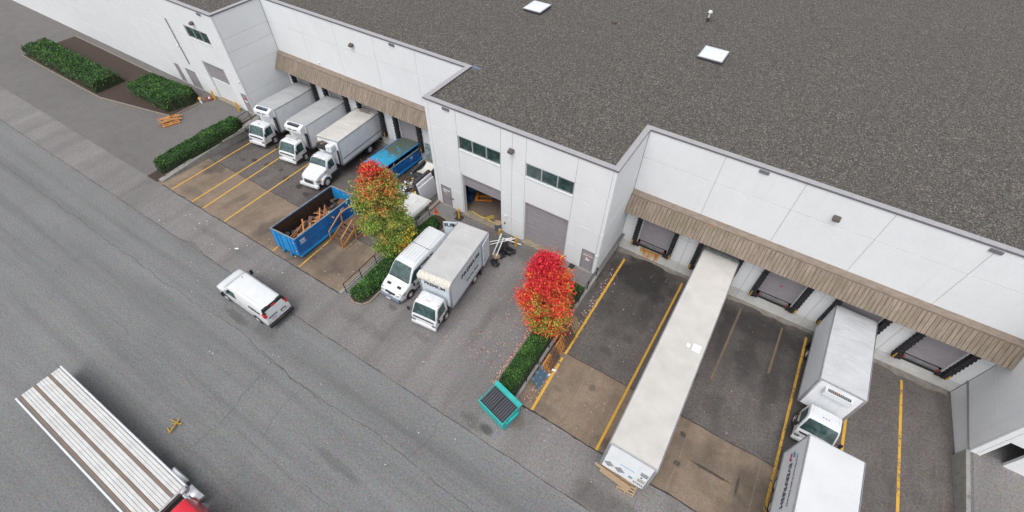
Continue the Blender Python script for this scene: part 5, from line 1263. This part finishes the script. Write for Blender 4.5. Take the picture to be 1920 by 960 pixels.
B1 = empty('open_dumpster', (0, 0, 0), 'large blue open-top roll-off bin full of scrap wood beside the wooden steps', 'dumpster')
rolloff(B1, 6.5, 1.22, 2.08)
marks(B1, 1.23, .45, 1.45, sc_=1.2); marks(B1, 1.23, 4.75, 1.5, sc_=1.2)
put(B1, -6.1, -11.18, 4.0)
B2 = empty('covered_dumpster', (0, 0, 0), 'blue roll-off bin covered by a mossy blue sheet beside the docked box truck', 'dumpster')
rolloff(B2, 5.4, 1.15, 1.5); marks(B2, 1.155, 3.6, 1.0)
b = M(); nx, ny = 8, 20; vs = []
for j in range(ny + 1):
    for i in range(nx + 1):
        u, v = i / nx, j / ny; vs.append((-1.28 + 2.32 * u, -.05 + 5.45 * v, 1.78 + .16 * u + .03 * noise.noise(Vector((u * 3, v * 7, 0)))))
for i in range(nx + 1):
    u = i / nx
b.add(vs, [(j * (nx + 1) + i, j * (nx + 1) + i + 1, (j + 1) * (nx + 1) + i + 1, (j + 1) * (nx + 1) + i) for j in range(ny) for i in range(nx)])
ca = b.build('cover_sheet', TARP, B2, smooth=True)
M().box(1.02, 1.1, -.05, 5.4, 1.88, 1.95).build('cover_edge', BLUEL, ca); M().box(-1.3, -1.22, -.05, 5.4, 1.5, 1.8).build('cover_edge', BLUEL, ca)
b = M()
for k in range(60):
    x = random.uniform(-.9, 1.0); y = random.uniform(.2, 5.2); s_ = random.uniform(.08, .25); T_ = Matrix.Translation((x, y, 1.4 + random.uniform(0, .2))) @ Euler((random.random() * 3, random.random() * 3, random.random() * 3)).to_matrix().to_4x4()
    b.box(-s_, s_, -s_ * .5, s_ * .5, -s_ * .25, s_ * .25, random.choice((0, 0, 1, 2, 3)), T_)
tag(b.build('mixed_rubbish', [BAG, GREYF, WOODB, LETTERW], None), 'dark mixed rubbish filling the covered blue bin under its sheet', 'rubbish', kind='stuff')
RB = bpy.data.objects['mixed_rubbish']
put(B2, -7.25, -.25, 3.0); RB.location = B2.location; RB.rotation_euler = B2.rotation_euler
# rubbish in the open bin
def heap(name, x0, x1, y0, y1, z0, hgt, n, mats, wts, label, cat, par, smin=.05, smax=.3):
    b = M()
    for k in range(n):
        x = random.uniform(x0, x1); y = random.uniform(y0, y1); s_ = random.uniform(smin, smax)
        T_ = Matrix.Translation((x, y, z0 + random.uniform(0, hgt))) @ Euler((random.uniform(-.5, .5), random.uniform(-.5, .5), random.random() * 6)).to_matrix().to_4x4()
        b.box(-s_, s_, -s_ * .6, s_ * .6, -s_ * .3, s_ * .3, random.choice(wts), T_)
    o = b.build(name, mats); tag(o, label, cat, kind='stuff'); o.location = par.location; o.rotation_euler = par.rotation_euler; return o
heap('mixed_rubbish', -.9, 1.0, .5, 6.1, 0.4, .75, 240, [BAG, GREYF, WOODB, LETTERW, CARD], (0, 0, 1, 1, 2, 2), 'dark loose rubbish under the boards of the open blue bin', 'rubbish', B1)
T1 = Matrix.Translation(B1.location) @ B1.rotation_euler.to_matrix().to_4x4()
for k in range(26):
    a = random.uniform(-.9, .7) + (1.57 if random.random() < .15 else 0); l_ = random.uniform(.8, 2.1); x, y = random.uniform(.0, .8), random.uniform(1.0, 4.2)
    mt = random.choice((WOODO, WOODO, WOODT, WOODO, mat('reddish_board', (0.36, 0.14, 0.09), 0.75, 0.2, 4)))
    o = M().box(-.05, .05, -l_ / 2, l_ / 2, -.02, .02).build('scrap_board', mt)
    mx = T1 @ Matrix.Translation((x, y, 1.25 + random.uniform(0, .4))) @ Euler((random.uniform(-.25, .25), random.uniform(-.4, .4), a + .2)).to_matrix().to_4x4()
    o.matrix_world = mx; tag(o, '%s %s scrap board lying in the heap inside the open blue bin' % ('long' if l_ > 1.5 else 'short', 'reddish' if mt.name == 'reddish_board' else ('tan' if mt is WOODT else 'orange')), 'board', 'scrap boards in the open blue bin')
def inbin(builder, x, y, z, name, mt, label, cat, rot=(0, 0, 0)):
    o = builder.build(name, mt, smooth=False); o.matrix_world = T1 @ Matrix.Translation((x, y, z)) @ Euler(rot).to_matrix().to_4x4(); tag(o, label, cat); return o
inbin(M().blob((0, 0, 0), .35, .4, .28), .35, .9, .95, 'rubbish_bag', BAG, 'black rubbish bag at the near end of the open blue bin', 'rubbish bag')
inbin(M().blob((0, 0, 0), .3, .35, .25), .2, 4.5, 1.0, 'cloth_bundle', CARD, 'tan bundle in the far part of the open blue bin', 'bundle')
inbin(M().box(-.3, .3, -.25, .25, -.2, .2), .75, 5.5, 1.2, 'crate', mat('dark_green_plastic', (0.06, 0.12, 0.09), 0.6), 'dark green crate at the far end of the open blue bin', 'crate', (.3, .2, .5))
inbin(M().box(-.35, .35, -.3, .3, -.2, .2), .35, 5.9, 1.2, 'wooden_box', mat('brick_brown', (0.2, 0.08, 0.04), 0.8), 'reddish brown box at the far end of the open blue bin', 'box', (.2, .4, .3))
b = M(); b.bar((-.5, 0, 0), (.5, .2, .05), .07); b.bar((-.2, -.4, 0), (.15, .5, .1), .07); b.bar((-.1, -.6, .05), (.6, -.1, 0), .06)
inbin(b, .6, 4.3, 1.3, 'broken_rack', LETTERW, 'broken white plastic rack in the open blue bin', 'frame')

# wooden steps
S_ = empty('wooden_steps', (0, 0, 0), 'weathered wooden stair platform with handrails beside the open blue bin', 'steps')
hz = 1.05
for k in range(7):
    M().box(-.02 + k * .205, .175 + k * .205, 1.5, 2.85, hz - .04, hz).build('deck_plank', WOODB, S_)
for k in range(5):
    z = hz - (k + 1) * .2
    for q in range(2): M().box(.02, 1.38, 1.48 - (k + 1) * .28 + q * .13, 1.48 - (k + 1) * .28 + q * .13 + .11, z - .035, z).build('tread', WOODB, S_)
for x in (0.0, 1.4):
    M().bar((x, 1.5, hz - .05), (x, .0, .02), .05, .22).build('stringer', WOODO, S_)
for x, y in ((0, 1.5), (1.4, 1.5), (0, 2.85), (1.4, 2.85)): M().bar((x, y, -.05), (x, y, hz + 1.0), .08).build('post', WOODO, S_)
for x in (0.0, 1.4): M().bar((x, .1, 0), (x, .1, 1.0), .07).build('post', WOODO, S_); M().bar((x, .1, 1.0), (x, 1.5, hz + 1.0), .08, .05).build('handrail', WOODO, S_)
for a, c in (((0, 1.5), (0, 2.85)), ((0, 2.85), (1.4, 2.85)), ((1.4, 1.5), (1.4, 2.85))):
    if a[0] == 0 or a != (1.4, 1.5): M().bar((*a, hz + 1.0), (*c, hz + 1.0), .09, .05).build('handrail', WOODO, S_)
M().bar((1.4, 1.5, hz - .12), (1.4, 2.85, hz - .12), .05, .14).build('beam', WOODO, S_); M().bar((1.4, 1.5, .08), (1.4, 2.85, .08), .05, .08).build('beam', WOODO, S_); M().bar((0, 1.5, hz - .12), (0, 2.85, hz - .12), .05, .14).build('beam', WOODO, S_)
put(S_, -4.6, -8.35, -2.0)

# teal dumpster
Dm = empty('teal_dumpster', (0, 0, 0), 'small teal dumpster with ribbed dark lid at the end of the hedge', 'dumpster')
W, Dp = 1.02, .72
b = M(); b.prism([(-W, -Dp + .03, .15), (-W, Dp - .05, .15), (-W, Dp, 1.45), (-W, -Dp, 1.22)], (2 * W, 0, 0)); b.build('body', TEAL, Dm, bevel=.02)
M().box(-W - .05, W + .05, Dp - .14, Dp + .14, 1.40, 1.535).build('rear_ledge', TEAL, Dm, bevel=.02)
b = M(); b.box(-W - .05, W + .05, -Dp - .05, -Dp + .04, 1.14, 1.24); b.build('front_rim', TEAL, Dm, bevel=.015)
sl_ = math.atan2(.23, 2 * Dp)
for half in (0, 1):
    x0 = -W + .07 + half * (W - .05); T_ = Matrix.Translation((0, -Dp + .02, 1.245)) @ Matrix.Rotation(sl_, 4, 'X')
    o = M().box(x0 - .0, x0 + W - .055, 0, 2 * Dp - .2, 0, .03, T=T_).build('lid', LID, Dm, bevel=.008, seg=1)
    b = M()
    for k in range(6): b.box(x0 + .04 + k * .15, x0 + .125 + k * .15, .06, 2 * Dp - .26, .031, .07, T=T_)
    b.build('lid_rib', LIDR, o, bevel=.015, seg=1)
for s in (-1, 1):
    M().box(s * (W + .06) - .055, s * (W + .06) + .055, -.5, .5, .78, 1.0).build('fork_pocket', TEAL, Dm, bevel=.02)
    M().box(s * (W + .03) - .03, s * (W + .03) + .03, -.55, -.47, .2, 1.2).build('side_rib', TEAL, Dm)
    for y in (-.45, .5): M().tube((s * .8 - .04, y, .08), (s * .8 + .04, y, .08), .08, n=10).build('caster', DARK, Dm)
M().box(-.45, .1, -Dp + .035, -Dp + .075, .80, .95).build('label_plate', LETTERW, Dm).rotation_euler = (0, 0, 0)
M().box(-.4, .35, -Dp + .02, -Dp + .05, 1.0, 1.06).build('label_plate', LETTERS, Dm)
Dm.location = (14.93, -12.93, .003); Dm.rotation_euler = (0, 0, rad(-13))
o = M().box(-.18, .18, -.15, .15, 0, .22).build('black_box', BLACK, bevel=.04); o.location = (15.15, -11.98, .06); tag(o, 'small black bait box by the hedge corner behind the teal dumpster', 'box')

# ================================================================ CAMPER, MATTRESSES, CLUTTER IN THE LEFT WELL
K = empty('folded_camper', (0, 0, 0), 'folded white camping trailer with green stripe parked behind the autumn tree', 'trailer')
M().box(-1.0, 1.0, 0, 4.0, .4, .95).build('body', CAMPW, K, bevel=.04)
b = M(); W = 1.06
b.add([(-W, -.05, .96), (W, -.05, .96), (W, 4.05, .96), (-W, 4.05, .96), (-W, -.05, 1.3), (W, -.05, 1.3), (W, 4.05, 1.3), (-W, 4.05, 1.3), (-W + .14, .12, 1.48), (W - .14, .12, 1.48), (W - .14, 3.88, 1.48), (-W + .14, 3.88, 1.48)],
      [(0, 1, 2, 3), (0, 1, 5, 4), (1, 2, 6, 5), (2, 3, 7, 6), (3, 0, 4, 7), (4, 5, 9, 8), (5, 6, 10, 9), (6, 7, 11, 10), (7, 4, 8, 11), (8, 9, 10, 11)])
b.build('roof', CAMPW, K, bevel=.03, smooth=True)
M().box(-.2, .2, 2.9, 3.3, 1.48, 1.56).build('roof_vent', CAMPW, K, bevel=.02)
for z in (1.1, .8): M().box(W + .0, W + .008, 0, 4.0, z, z + .035).build('stripe', mat('dark_green_stripe', (0.02, 0.12, 0.06), 0.5), K)
for y in (.8, 2.0, 3.2): M().box(1.0, 1.06, y, y + .35, .62, .8).build('hatch', BLACK, K, bevel=.01)
for s in (-1, 1): wheel(K, s * .92, 2.0, .3, .2, s)
M().box(1.05, 1.075, 3.7, 3.95, 1.12, 1.25).build('tail_light', RED, K)
M().bar((0, 0, .45), (0, -1.1, .45), .08).build('drawbar', BLACK, K)
put(K, -1.15, -4.7, 3.0)
def slab(name, x, y, z, dims, rot, mt, label, cat, bev=.05, seams_=False, group=None):
    o = M().box(-dims[0] / 2, dims[0] / 2, -dims[1] / 2, dims[1] / 2, 0, dims[2]).build(name, mt, bevel=bev, smooth=True); o.location = (x, y, z); o.rotation_euler = rot; tag(o, label, cat, group); return o
QU = NT('quilted_fabric'); qc = QU.coord('Object'); qv = QU.n('ShaderNodeTexChecker'); qm = QU.n('ShaderNodeMapping'); qm.inputs['Rotation'].default_value = (.785, 0, 0); QU.l(qc, qm.inputs[0]); QU.l(qm.outputs[0], qv.inputs[0]); qv.inputs['Scale'].default_value = 7
QU.set(QU.mix(qv.outputs[1], (0.46, 0.45, 0.50), (0.60, 0.59, 0.62)), .9)
slab('mattress', -1.75, .95, zw(1.2), (.22, 2.0, 1.75), (0, rad(-12), 0), QU.m, 'grey quilted mattress standing on edge against the warehouse corner, outermost of the stack', 'mattress')
slab('mattress', -2.08, 1.1, zw(1.2), (.2, 2.0, 1.9), (0, rad(-11), 0), MATTR, 'plain grey mattress standing on edge, middle of the stack behind the camper', 'mattress')
slab('box_spring', -2.45, 1.2, zw(1.2), (.28, 2.2, 1.95), (0, rad(-10), 0), GREYF, 'black fabric bed base standing on edge behind the mattresses', 'bed base')
SF = empty('sofa', (-4.2, 3.1, zw(3.1)), 'black upturned sofa with a cream cushion piled on the clutter near the dock', 'sofa', rot=(0, 0, rad(3)))
M().box(-.75, .75, -1.0, 1.0, .35, .85).build('base', GREYF, SF, bevel=.08, smooth=True); M().box(-.78, -.55, -1.0, 1.0, .85, 1.15).build('arm', GREYF, SF, bevel=.08, smooth=True)
b = M(); vs = []
for j in range(13):
    v = j / 12; y = -.8 + 1.6 * v; zz = 1.25 - .28 * math.sin(v * math.pi)
    vs += [(-.2, y, zz - .1), (.72, y, zz - .1), (.72, y, zz), (-.2, y, zz)]
b.add(vs, [(4 * j + a, 4 * j + (a + 1) % 4, 4 * j + 4 + (a + 1) % 4, 4 * j + 4 + a) for j in range(12) for a in range(4)] + [(0, 1, 2, 3), (48, 49, 50, 51)])
b.build('cushion', CREAM, SF, smooth=True); M().box(-.85, -.78, -1.05, 1.05, .8, .9).build('trim', LETTERW, SF, bevel=.02)
o = M().box(-1.0, 1.1, -.5, .45, 0, .5).build('concrete_plinth', CONC, bevel=.03); o.location = (-4.9, 4.6, zw(4.6)); tag(o, 'low pale concrete plinth at the wall beside the covered blue bin', 'plinth')
o = M().box(-.6, .6, -.02, .02, 0, 1.75).build('glass_panel', GLASSL, bevel=.005); o.location = (-4.95, 4.92, -1.4 + .45); o.rotation_euler = (rad(-6), 0, 0); tag(o, 'dark framed grey glass panel leaning on the wall beside the last dock', 'glass panel')
o = M().box(-.06, .06, -.05, .05, 0, .25).build('green_bottle', GREEN, bevel=.02); o.location = (-4.2, 4.7, -.6); tag(o, 'small bright green plastic object by the leaning glass panel', 'plastic object')
BS = empty('bed_springs', (-5.55, 1.2, zw(1.2)), 'flat rusty brown slatted bed base lying beside the covered blue bin', 'bed base', rot=(WELL_P, 0, rad(3)))
for k in range(11): M().box(-.5 + k * .1, -.45 + k * .1, -1.0, 1.0, .05, .09).build('slat', WOODB, BS)
for y in (-.95, 0, .95): M().box(-.55, .6, y - .04, y + .04, .0, .049).build('cross_bar', WOODB, BS)
heap('loose_clutter', -1.0, 1.0, -1.6, 1.6, .05, .35, 170, [BAG, LETTERW, WOODB, STEEL, ORANGEP, LETTERB, CARD, YELLOWB], (0, 1, 2, 3, 3, 1, 6, 2, 5, 4, 7, 3), 'heap of mixed litter between the covered bin and the camper', 'rubbish', empty('heap_marker', (-3.9, .9, zw(.9)), 'x', 'x'), .04, .18)
bpy.data.objects.remove(bpy.data.objects['heap_marker'])

# ================================================================ POSTS, CONE, BAGS
def bollard(x, y, z, label, rot=(0, 0, 0), grp=None, base=False):
    o = empty('bollard', (x, y, z), label, 'bollard', grp, rot)
    b = M(); b.tube((0, 0, 0), (0, 0, 1.02), .1, n=14); b.tube((0, 0, 1.02), (0, 0, 1.09), .1, .05, n=14); b.build('post', YELLOWP, o, smooth=True)
    if base: M().box(-.3, .3, -.3, .3, 0.0, .05).build('base_plate', DARK, o, bevel=.01)
bollard(2.85, -.75, 0.005, 'scuffed yellow bollard left of the open warehouse door, by the black bag', base=True)
bollard(6.98, -.8, 0, 'yellow bollard right of the open warehouse door among white pipes')
bollard(8.5, -.78, 0, 'yellow bollard left of the closed grey shutter, the cleanest one')
bollard(12.5, -.55, 0, 'yellow bollard right of the closed shutter, behind the red tree')
bollard(-30.35, -.5, 0, 'yellow bollard left of the far left shutter, near the red hydrant')
bollard(-26.3, -.5, 0, 'yellow bollard right of the far left shutter')
t = empty('traffic_cone', (.82, -1.35, 0.002), 'orange traffic cone near the warehouse corner door', 'traffic cone')
M().box(-.2, .2, -.2, .2, 0, .04).build('base', ORANGE, t, bevel=.01); M().tube((0, 0, .04), (0, 0, .7), .14, .03, 14).build('cone', ORANGE, t, smooth=True)
def bag(x, y, s, label, z=0.0):
    b = M(); b.blob((0, 0, s * .55), s, s * .85, s * .6, 12, 8, .45); b.tube((0, 0, s * 1.05), (s * .15, 0, s * 1.35), s * .12, s * .2, 6)
    o = b.build('rubbish_bag', BAG); o.location = (x, y, z); o.rotation_euler = (0, 0, random.random() * 6); tag(o, label, 'rubbish bag'); return o
bag(8.15, -3.3, .36, 'black rubbish bag lying apart at the rear corner of the moving truck')
bag(8.0, -1.9, .42, 'crumpled black rubbish bag in the pipe heap, nearest the truck'); bag(8.45, -1.7, .4, 'crumpled black rubbish bag in the pipe heap, nearest the clean bollard'); bag(8.2, -2.35, .32, 'smaller black rubbish bag at the near side of the pipe heap')
bag(7.75, -1.3, .3, 'black rubbish bag at the back of the pipe heap near the wall'); bag(2.45, -.45, .24, 'small black bag on the ground left of the open door'); bag(8.2, -.55, .2, 'tiny black bag at the foot of the clean yellow bollard')
def pipe(a, c, label, r=.045):
    a = Vector(a); o = M().tube((0, 0, 0), Vector(c) - a, r, n=8).build('white_pipe', LETTERW); o.location = a; tag(o, label, 'pipe', 'white pipes heaped by the open door')
pipe((6.6, -1.7, .15), (8.0, -.5, .35), 'white plastic pipe lying across the heap towards the wall'); pipe((6.7, -1.95, .1), (8.3, -.55, .5), 'white plastic pipe lying across the heap beneath the topmost one')
pipe((7.7, -2.9, .4), (7.35, -1.1, 1.0), 'white plastic pipe leaning on the bollard, pointing up'); pipe((8.15, -3.1, .7), (7.6, -1.2, .7), 'white plastic pipe leaning over the rubbish bags'); pipe((7.1, -1.1, .5), (8.9, -.6, .15), 'white plastic pipe running to the clean bollard')
o = M().blob((0, 0, 0), .13, .13, .1).build('pipe_fitting', GREEN); o.location = (7.35, -1.25, .75); tag(o, 'bright green plastic fitting on the leaning white pipes', 'fitting')
o = M().tube((0, 0, 0), (0, 0, .12), .26, n=18).build('cable_reel', CARD, bevel=.02); o.location = (7.95, -2.75, .25); o.rotation_euler = (.6, .3, 0); tag(o, 'round tan reel with white core among the black bags', 'reel')
t = empty('barrel', (6.35, -.12, 0.12), 'blue grey barrel with a tan round lid at the open door', 'barrel')
M().tube((0, 0, 0), (0, 0, .7), .26, .29, 18).build('drum', mat('slate_blue', (0.1, 0.15, 0.2), 0.6), t, smooth=True); M().tube((0, 0, .7), (0, 0, .76), .3, n=18).build('lid', CARD, t)
# pallet jack and things in the open door
t = empty('pallet_jack', (2.9, 2.0, .12), 'orange pallet jack with two forks on the floor inside the open door', 'pallet jack', rot=(0, 0, rad(-62)))
for s in (-1, 1): M().box(s * .26 - .09, s * .26 + .09, -.0, 1.2, .06, .14).build('fork', ORANGEP, t, bevel=.02)
M().box(-.4, .4, -.25, .0, .06, .4).build('pump_housing', ORANGEP, t, bevel=.04); M().bar((0, -.15, .4), (0, -.5, 1.25), .05).build('handle', DARK, t)
o = M(); P_ = [(3.3, .42), (4.1, .30), (4.9, .33), (5.3, .8), (5.1, .95), (4.75, .36), (5.9, .25)]
b = M()
for a, c in zip(P_[:-1], P_[1:]): b.bar((*a, .135), (*c, .135), .07, .012)
tag(b.build('yellow_strap', YELLOWB), 'yellow strap trailing along the threshold of the open door', 'strap')
b = M(); b.bar((6.1, 1.4, .12), (6.1, 1.4, 1.3), .05); b.bar((6.1, .8, .12), (6.1, .8, 1.3), .05); b.bar((6.1, .8, 1.3), (6.1, 1.4, 1.3), .05); b.bar((5.7, .8, .15), (6.5, .8, .15), .05); b.bar((6.1, .8, .6), (6.1, 1.4, .6), .05)
tag(b.build('hand_truck', DARK), 'black hand truck standing inside the open door on the right', 'hand truck')
for x, y, c_, nm in ((1.9, 2.6, LETTERB, 'blue'), (3.0, 3.2, GREYF, 'dark'), (2.3, 1.5, mat('navy', (0.03, 0.08, 0.2), 0.6), 'navy')):
    o = M().box(-.35, .35, -.3, .3, 0, .6).build('storage_tote', c_, bevel=.03); o.location = (x, y, .12); tag(o, '%s storage tote inside the open door behind the pallet jack' % nm, 'storage box')
o = M().box(-.2, .2, -.2, .2, 0, .14).build('bait_box', BLACK, bevel=.04); o.location = (13.3, -.3, 0.0); tag(o, 'small black bait box on the ground left of the UNIT 213 door', 'box')

# ================================================================ PALLETS
def pallet(mts, label, loc, rot, grp=None, scale=1.0, solid=False):
    t = empty('pallet', loc, label, 'pallet', grp, rot)
    for k in range(6 if not solid else 1):
        if solid: M().box(-.5, .5, -.6, .6, .1, .13).build('deck', mts, t, bevel=.01)
        else: M().box(-.5, .5, -.6 + k * .22, -.6 + k * .22 + .12, .11, .13).build('top_board', mts, t)
    for x in (-.45, 0, .45):
        if solid:
            for y in (-.5, 0, .5): M().box(x - .08, x + .08, y - .09, y + .09, .0, .1).build('block', mts, t, bevel=.02); M().box(x - .06, x + .06, y - .06, y + .06, .13, .15).build('pad', mat('pale_blue_pad', (0.2, 0.3, 0.42), 0.5), t)
        else: M().box(x - .025, x + .025, -.6, .6, .02, .109).build('stringer', mts, t)
    if not solid:
        for k in (0, 2, 4, 5): M().box(-.5, .5, -.6 + k * .22, -.6 + k * .22 + .1, 0, .019).build('bottom_board', mts, t)
    return t
# leaning on the wall: local z (top) faces +x and up
def lean(y, mts, label, extra=0, solid=False, tilt=66, x=None, h=0.0):
    xb = 16.0 + extra if x is None else x
    a = rad(tilt)
    return pallet(mts, label, (xb - .5 * math.cos(a), y, zw(y) + .5 * math.sin(a) + .02 + h), (0, a, rad(random.uniform(-3, 3))), 'pallets leaning on the retaining wall', solid=solid)
lean(-9.75, PALB, 'blue grey plastic pallet leaning on the wall, nearest the dumpster', .1, True, 60)
lean(-8.75, WOODO, 'orange tan wooden pallet leaning beside the blue plastic one', 0, tilt=70)
lean(-8.05, WOODB, 'dark brown weathered pallet leaning in the middle of the row', .12, tilt=64)
lean(-6.95, WOODO, 'bright orange pine pallet leaning right behind the dark brown middle one', 0.02, tilt=68)
lean(-6.0, WOODB, 'large dark brown pallet leaning below the red tree crown', .2, tilt=62)
lean(-5.0, WOODT, 'tan pallet leaning at the far end of the row under the red tree', .05, tilt=66)
pallet(WOODT, 'tan wooden pallet with dark gaps propped under the nose of the long white trailer', (23.2, -12.72, .40), (rad(62), 0, rad(5)))
o = M().box(-1.1, 1.1, -.1, .1, 0, .05).build('plywood_sheet', WOODT, bevel=.01); o.location = (22.3, -12.82, .8); o.rotation_euler = (rad(70), rad(6), rad(-2)); tag(o, 'tan plywood strip propped under the nose of the long trailer', 'board')
o = M().box(-.9, .9, -.28, .28, 0, .04).build('plywood_sheet', WOODT); o.location = (22.5, -12.78, .55); o.rotation_euler = (rad(66), rad(10), rad(-2)); tag(o, 'wide tan plywood sheet leaning behind the pallet under the long trailer', 'board')
PL = pallet(WOODO, 'orange wooden pallet lying flat on the driveway with loose planks on it', (-30.6, -5.6, 0), (0, 0, rad(70)), scale=1)
PL.scale = (1.6, 1.5, 1)
for k in range(12):
    o = M().box(-.9, .9, -.045, .045, 0, .035).build('loose_plank', WOODO if k % 3 else WOODT); o.location = (-30.7 + random.uniform(-.5, .5), -5.5 + random.uniform(-.4, .4), .14 + .036 * (k % 6)); o.rotation_euler = (0, random.uniform(-.04, .1), rad(70) + random.uniform(-.5, .5)); tag(o, 'loose %s plank piled on the flat pallet by the driveway' % ('orange pine' if k % 3 else 'tan'), 'plank', 'loose planks on the flat pallet')
t = empty('hose_reel', (-31.0, -.75, 0), 'small rusty red round reel on the ground by the far left wall', 'reel')
b = M(); 
for k in range(16):
    a = 2 * math.pi * k / 16; a2 = 2 * math.pi * (k + 1) / 16; b.tube((.38 * math.cos(a), .38 * math.sin(a), .12), (.38 * math.cos(a2), .38 * math.sin(a2), .12), .07, n=6, cap=False)
b.build('coil', mat('rust_red', (0.3, 0.09, 0.05), 0.8), t); M().tube((0, 0, 0), (0, 0, .2), .12, n=10).build('hub', LETTERW, t)
t = empty('fire_hydrant', (-31.0, -1.7, 0), 'small yellow and white hydrant at the tip of the left shrub bed', 'hydrant')
M().tube((0, 0, 0), (0, 0, .55), .11, n=12).build('barrel', LETTERW, t, smooth=True); M().tube((0, 0, .55), (0, 0, .68), .17, .08, 12).build('bonnet', YELLOWP, t, smooth=True); M().tube((-.2, 0, .4), (.2, 0, .4), .06, n=8).build('nozzle', YELLOWP, t)
# yellow object at the left edge of the road
b = M(); b.bar((0, 0, .05), (.5, .3, .08), .07); b.bar((.1, .4, .05), (.45, -.35, .2), .08); b.bar((.0, -.3, .05), (.4, -.4, .05), .07); b.bar((-.3, .1, .06), (.3, .2, .1), .06)
o = b.build('bent_bracket', mat('ochre_paint', (0.45, 0.28, 0.05), 0.6)); o.location = (-1.15, -24.1, 0); tag(o, 'small bent ochre metal bracket lying on the road at the left', 'bracket')

# ================================================================ LEAVES AND LITTER ON THE GROUND
LF = [leaf_mat('fallen_pink', (0.55, 0.33, 0.30)), leaf_mat('fallen_red', (0.28, 0.02, 0.03)), leaf_mat('fallen_tan', (0.5, 0.36, 0.2)), leaf_mat('scrap_white', (0.7, 0.7, 0.7))]
b = M()
def gl(x, y, s, mi):
    inL = WX0 < x < WX1 and y > YE; inR = x > 15.45 and y > YE
    if inL and x < -22: return
    z = zw(y, .02) if (inL or inR) else .012
    if 0.7 < x < 2.7 and -11.95 < y < -1.4: z = .6
    a = random.random() * 6.3; v = [(x + s * math.cos(a + k * 1.57) * random.uniform(.6, 1), y + s * math.sin(a + k * 1.57) * random.uniform(.6, 1), z + random.uniform(0, .03)) for k in range(4)]
    b.add(v, [(0, 1, 2, 3)], mi)
for k in range(330):
    x = 13.4 - abs(random.gauss(0, 2.3)); y = random.uniform(-11, -3)
    if not (8.8 < x): continue
    gl(x, y, random.uniform(.03, .06), random.choice((0, 0, 1, 0, 2)))
for k in range(420):
    gl(random.gauss(13.62, .12), random.uniform(-11.6, -5.5), random.uniform(.035, .075), random.choice((0, 1, 1, 0, 2)))
for k in range(260):
    gl(15.75 + abs(random.gauss(0, .35)), random.uniform(-11.5, 3), random.uniform(.03, .07), random.choice((0, 1, 3, 0, 2)))
for k in range(170): gl(random.uniform(16, 21.5), random.uniform(-14, 4.5), random.uniform(.02, .045), random.choice((0, 1, 2, 3)))
for k in range(110): gl(random.uniform(-12, 14), random.uniform(-20, -12), random.uniform(.02, .05), random.choice((0, 2, 3, 1)))
for k in range(120): gl(random.uniform(-9, 0), random.uniform(-11.5, -5), random.uniform(.02, .06), random.choice((2, 2, 3, 0)))
for k in range(60): gl(random.uniform(24, 30), random.uniform(-11.5, 4.5), random.uniform(.02, .04), random.choice((0, 2, 3, 1)))
for k in range(40): gl(random.uniform(-20, 0), random.uniform(-14.8, -12), random.uniform(.03, .07), 3 if k % 2 else 2)
tag(b.build('fallen_leaves', LF), 'scattered pink and red fallen leaves and litter on the asphalt', 'leaves', kind='stuff')
for (x, y, l_, wd_, a_, nm) in ((-9.9, -13.1, .3, .12, .6, 'white torn paper strip lying on the pale strip before the open bin'), (-8.6, -5.4, .3, .2, 1.2, 'white crumpled paper scrap lying behind the open blue bin'), (16.35, -8.55, .3, .14, .3, 'flat white carton lying by the middle of the leaning pallets'), (16.2, -9.1, .3, .12, 1.0, 'torn white carton lying by the blue plastic pallet')):
    o = M().box(-l_ / 2, l_ / 2, -wd_ / 2, wd_ / 2, 0, .05).build('paper_scrap', LETTERW, bevel=.01); inw = (x > 15.4 or (x < .2 and y > YE)) and y > YE
    o.location = (x, y, zw(y, .01) if inw else .005); o.rotation_euler = (0, 0, a_); tag(o, nm, 'litter')
print('objects', len(bpy.data.objects), 'tris approx', sum(len(o.data.polygons) * 2 for o in bpy.data.objects if o.type == 'MESH'))
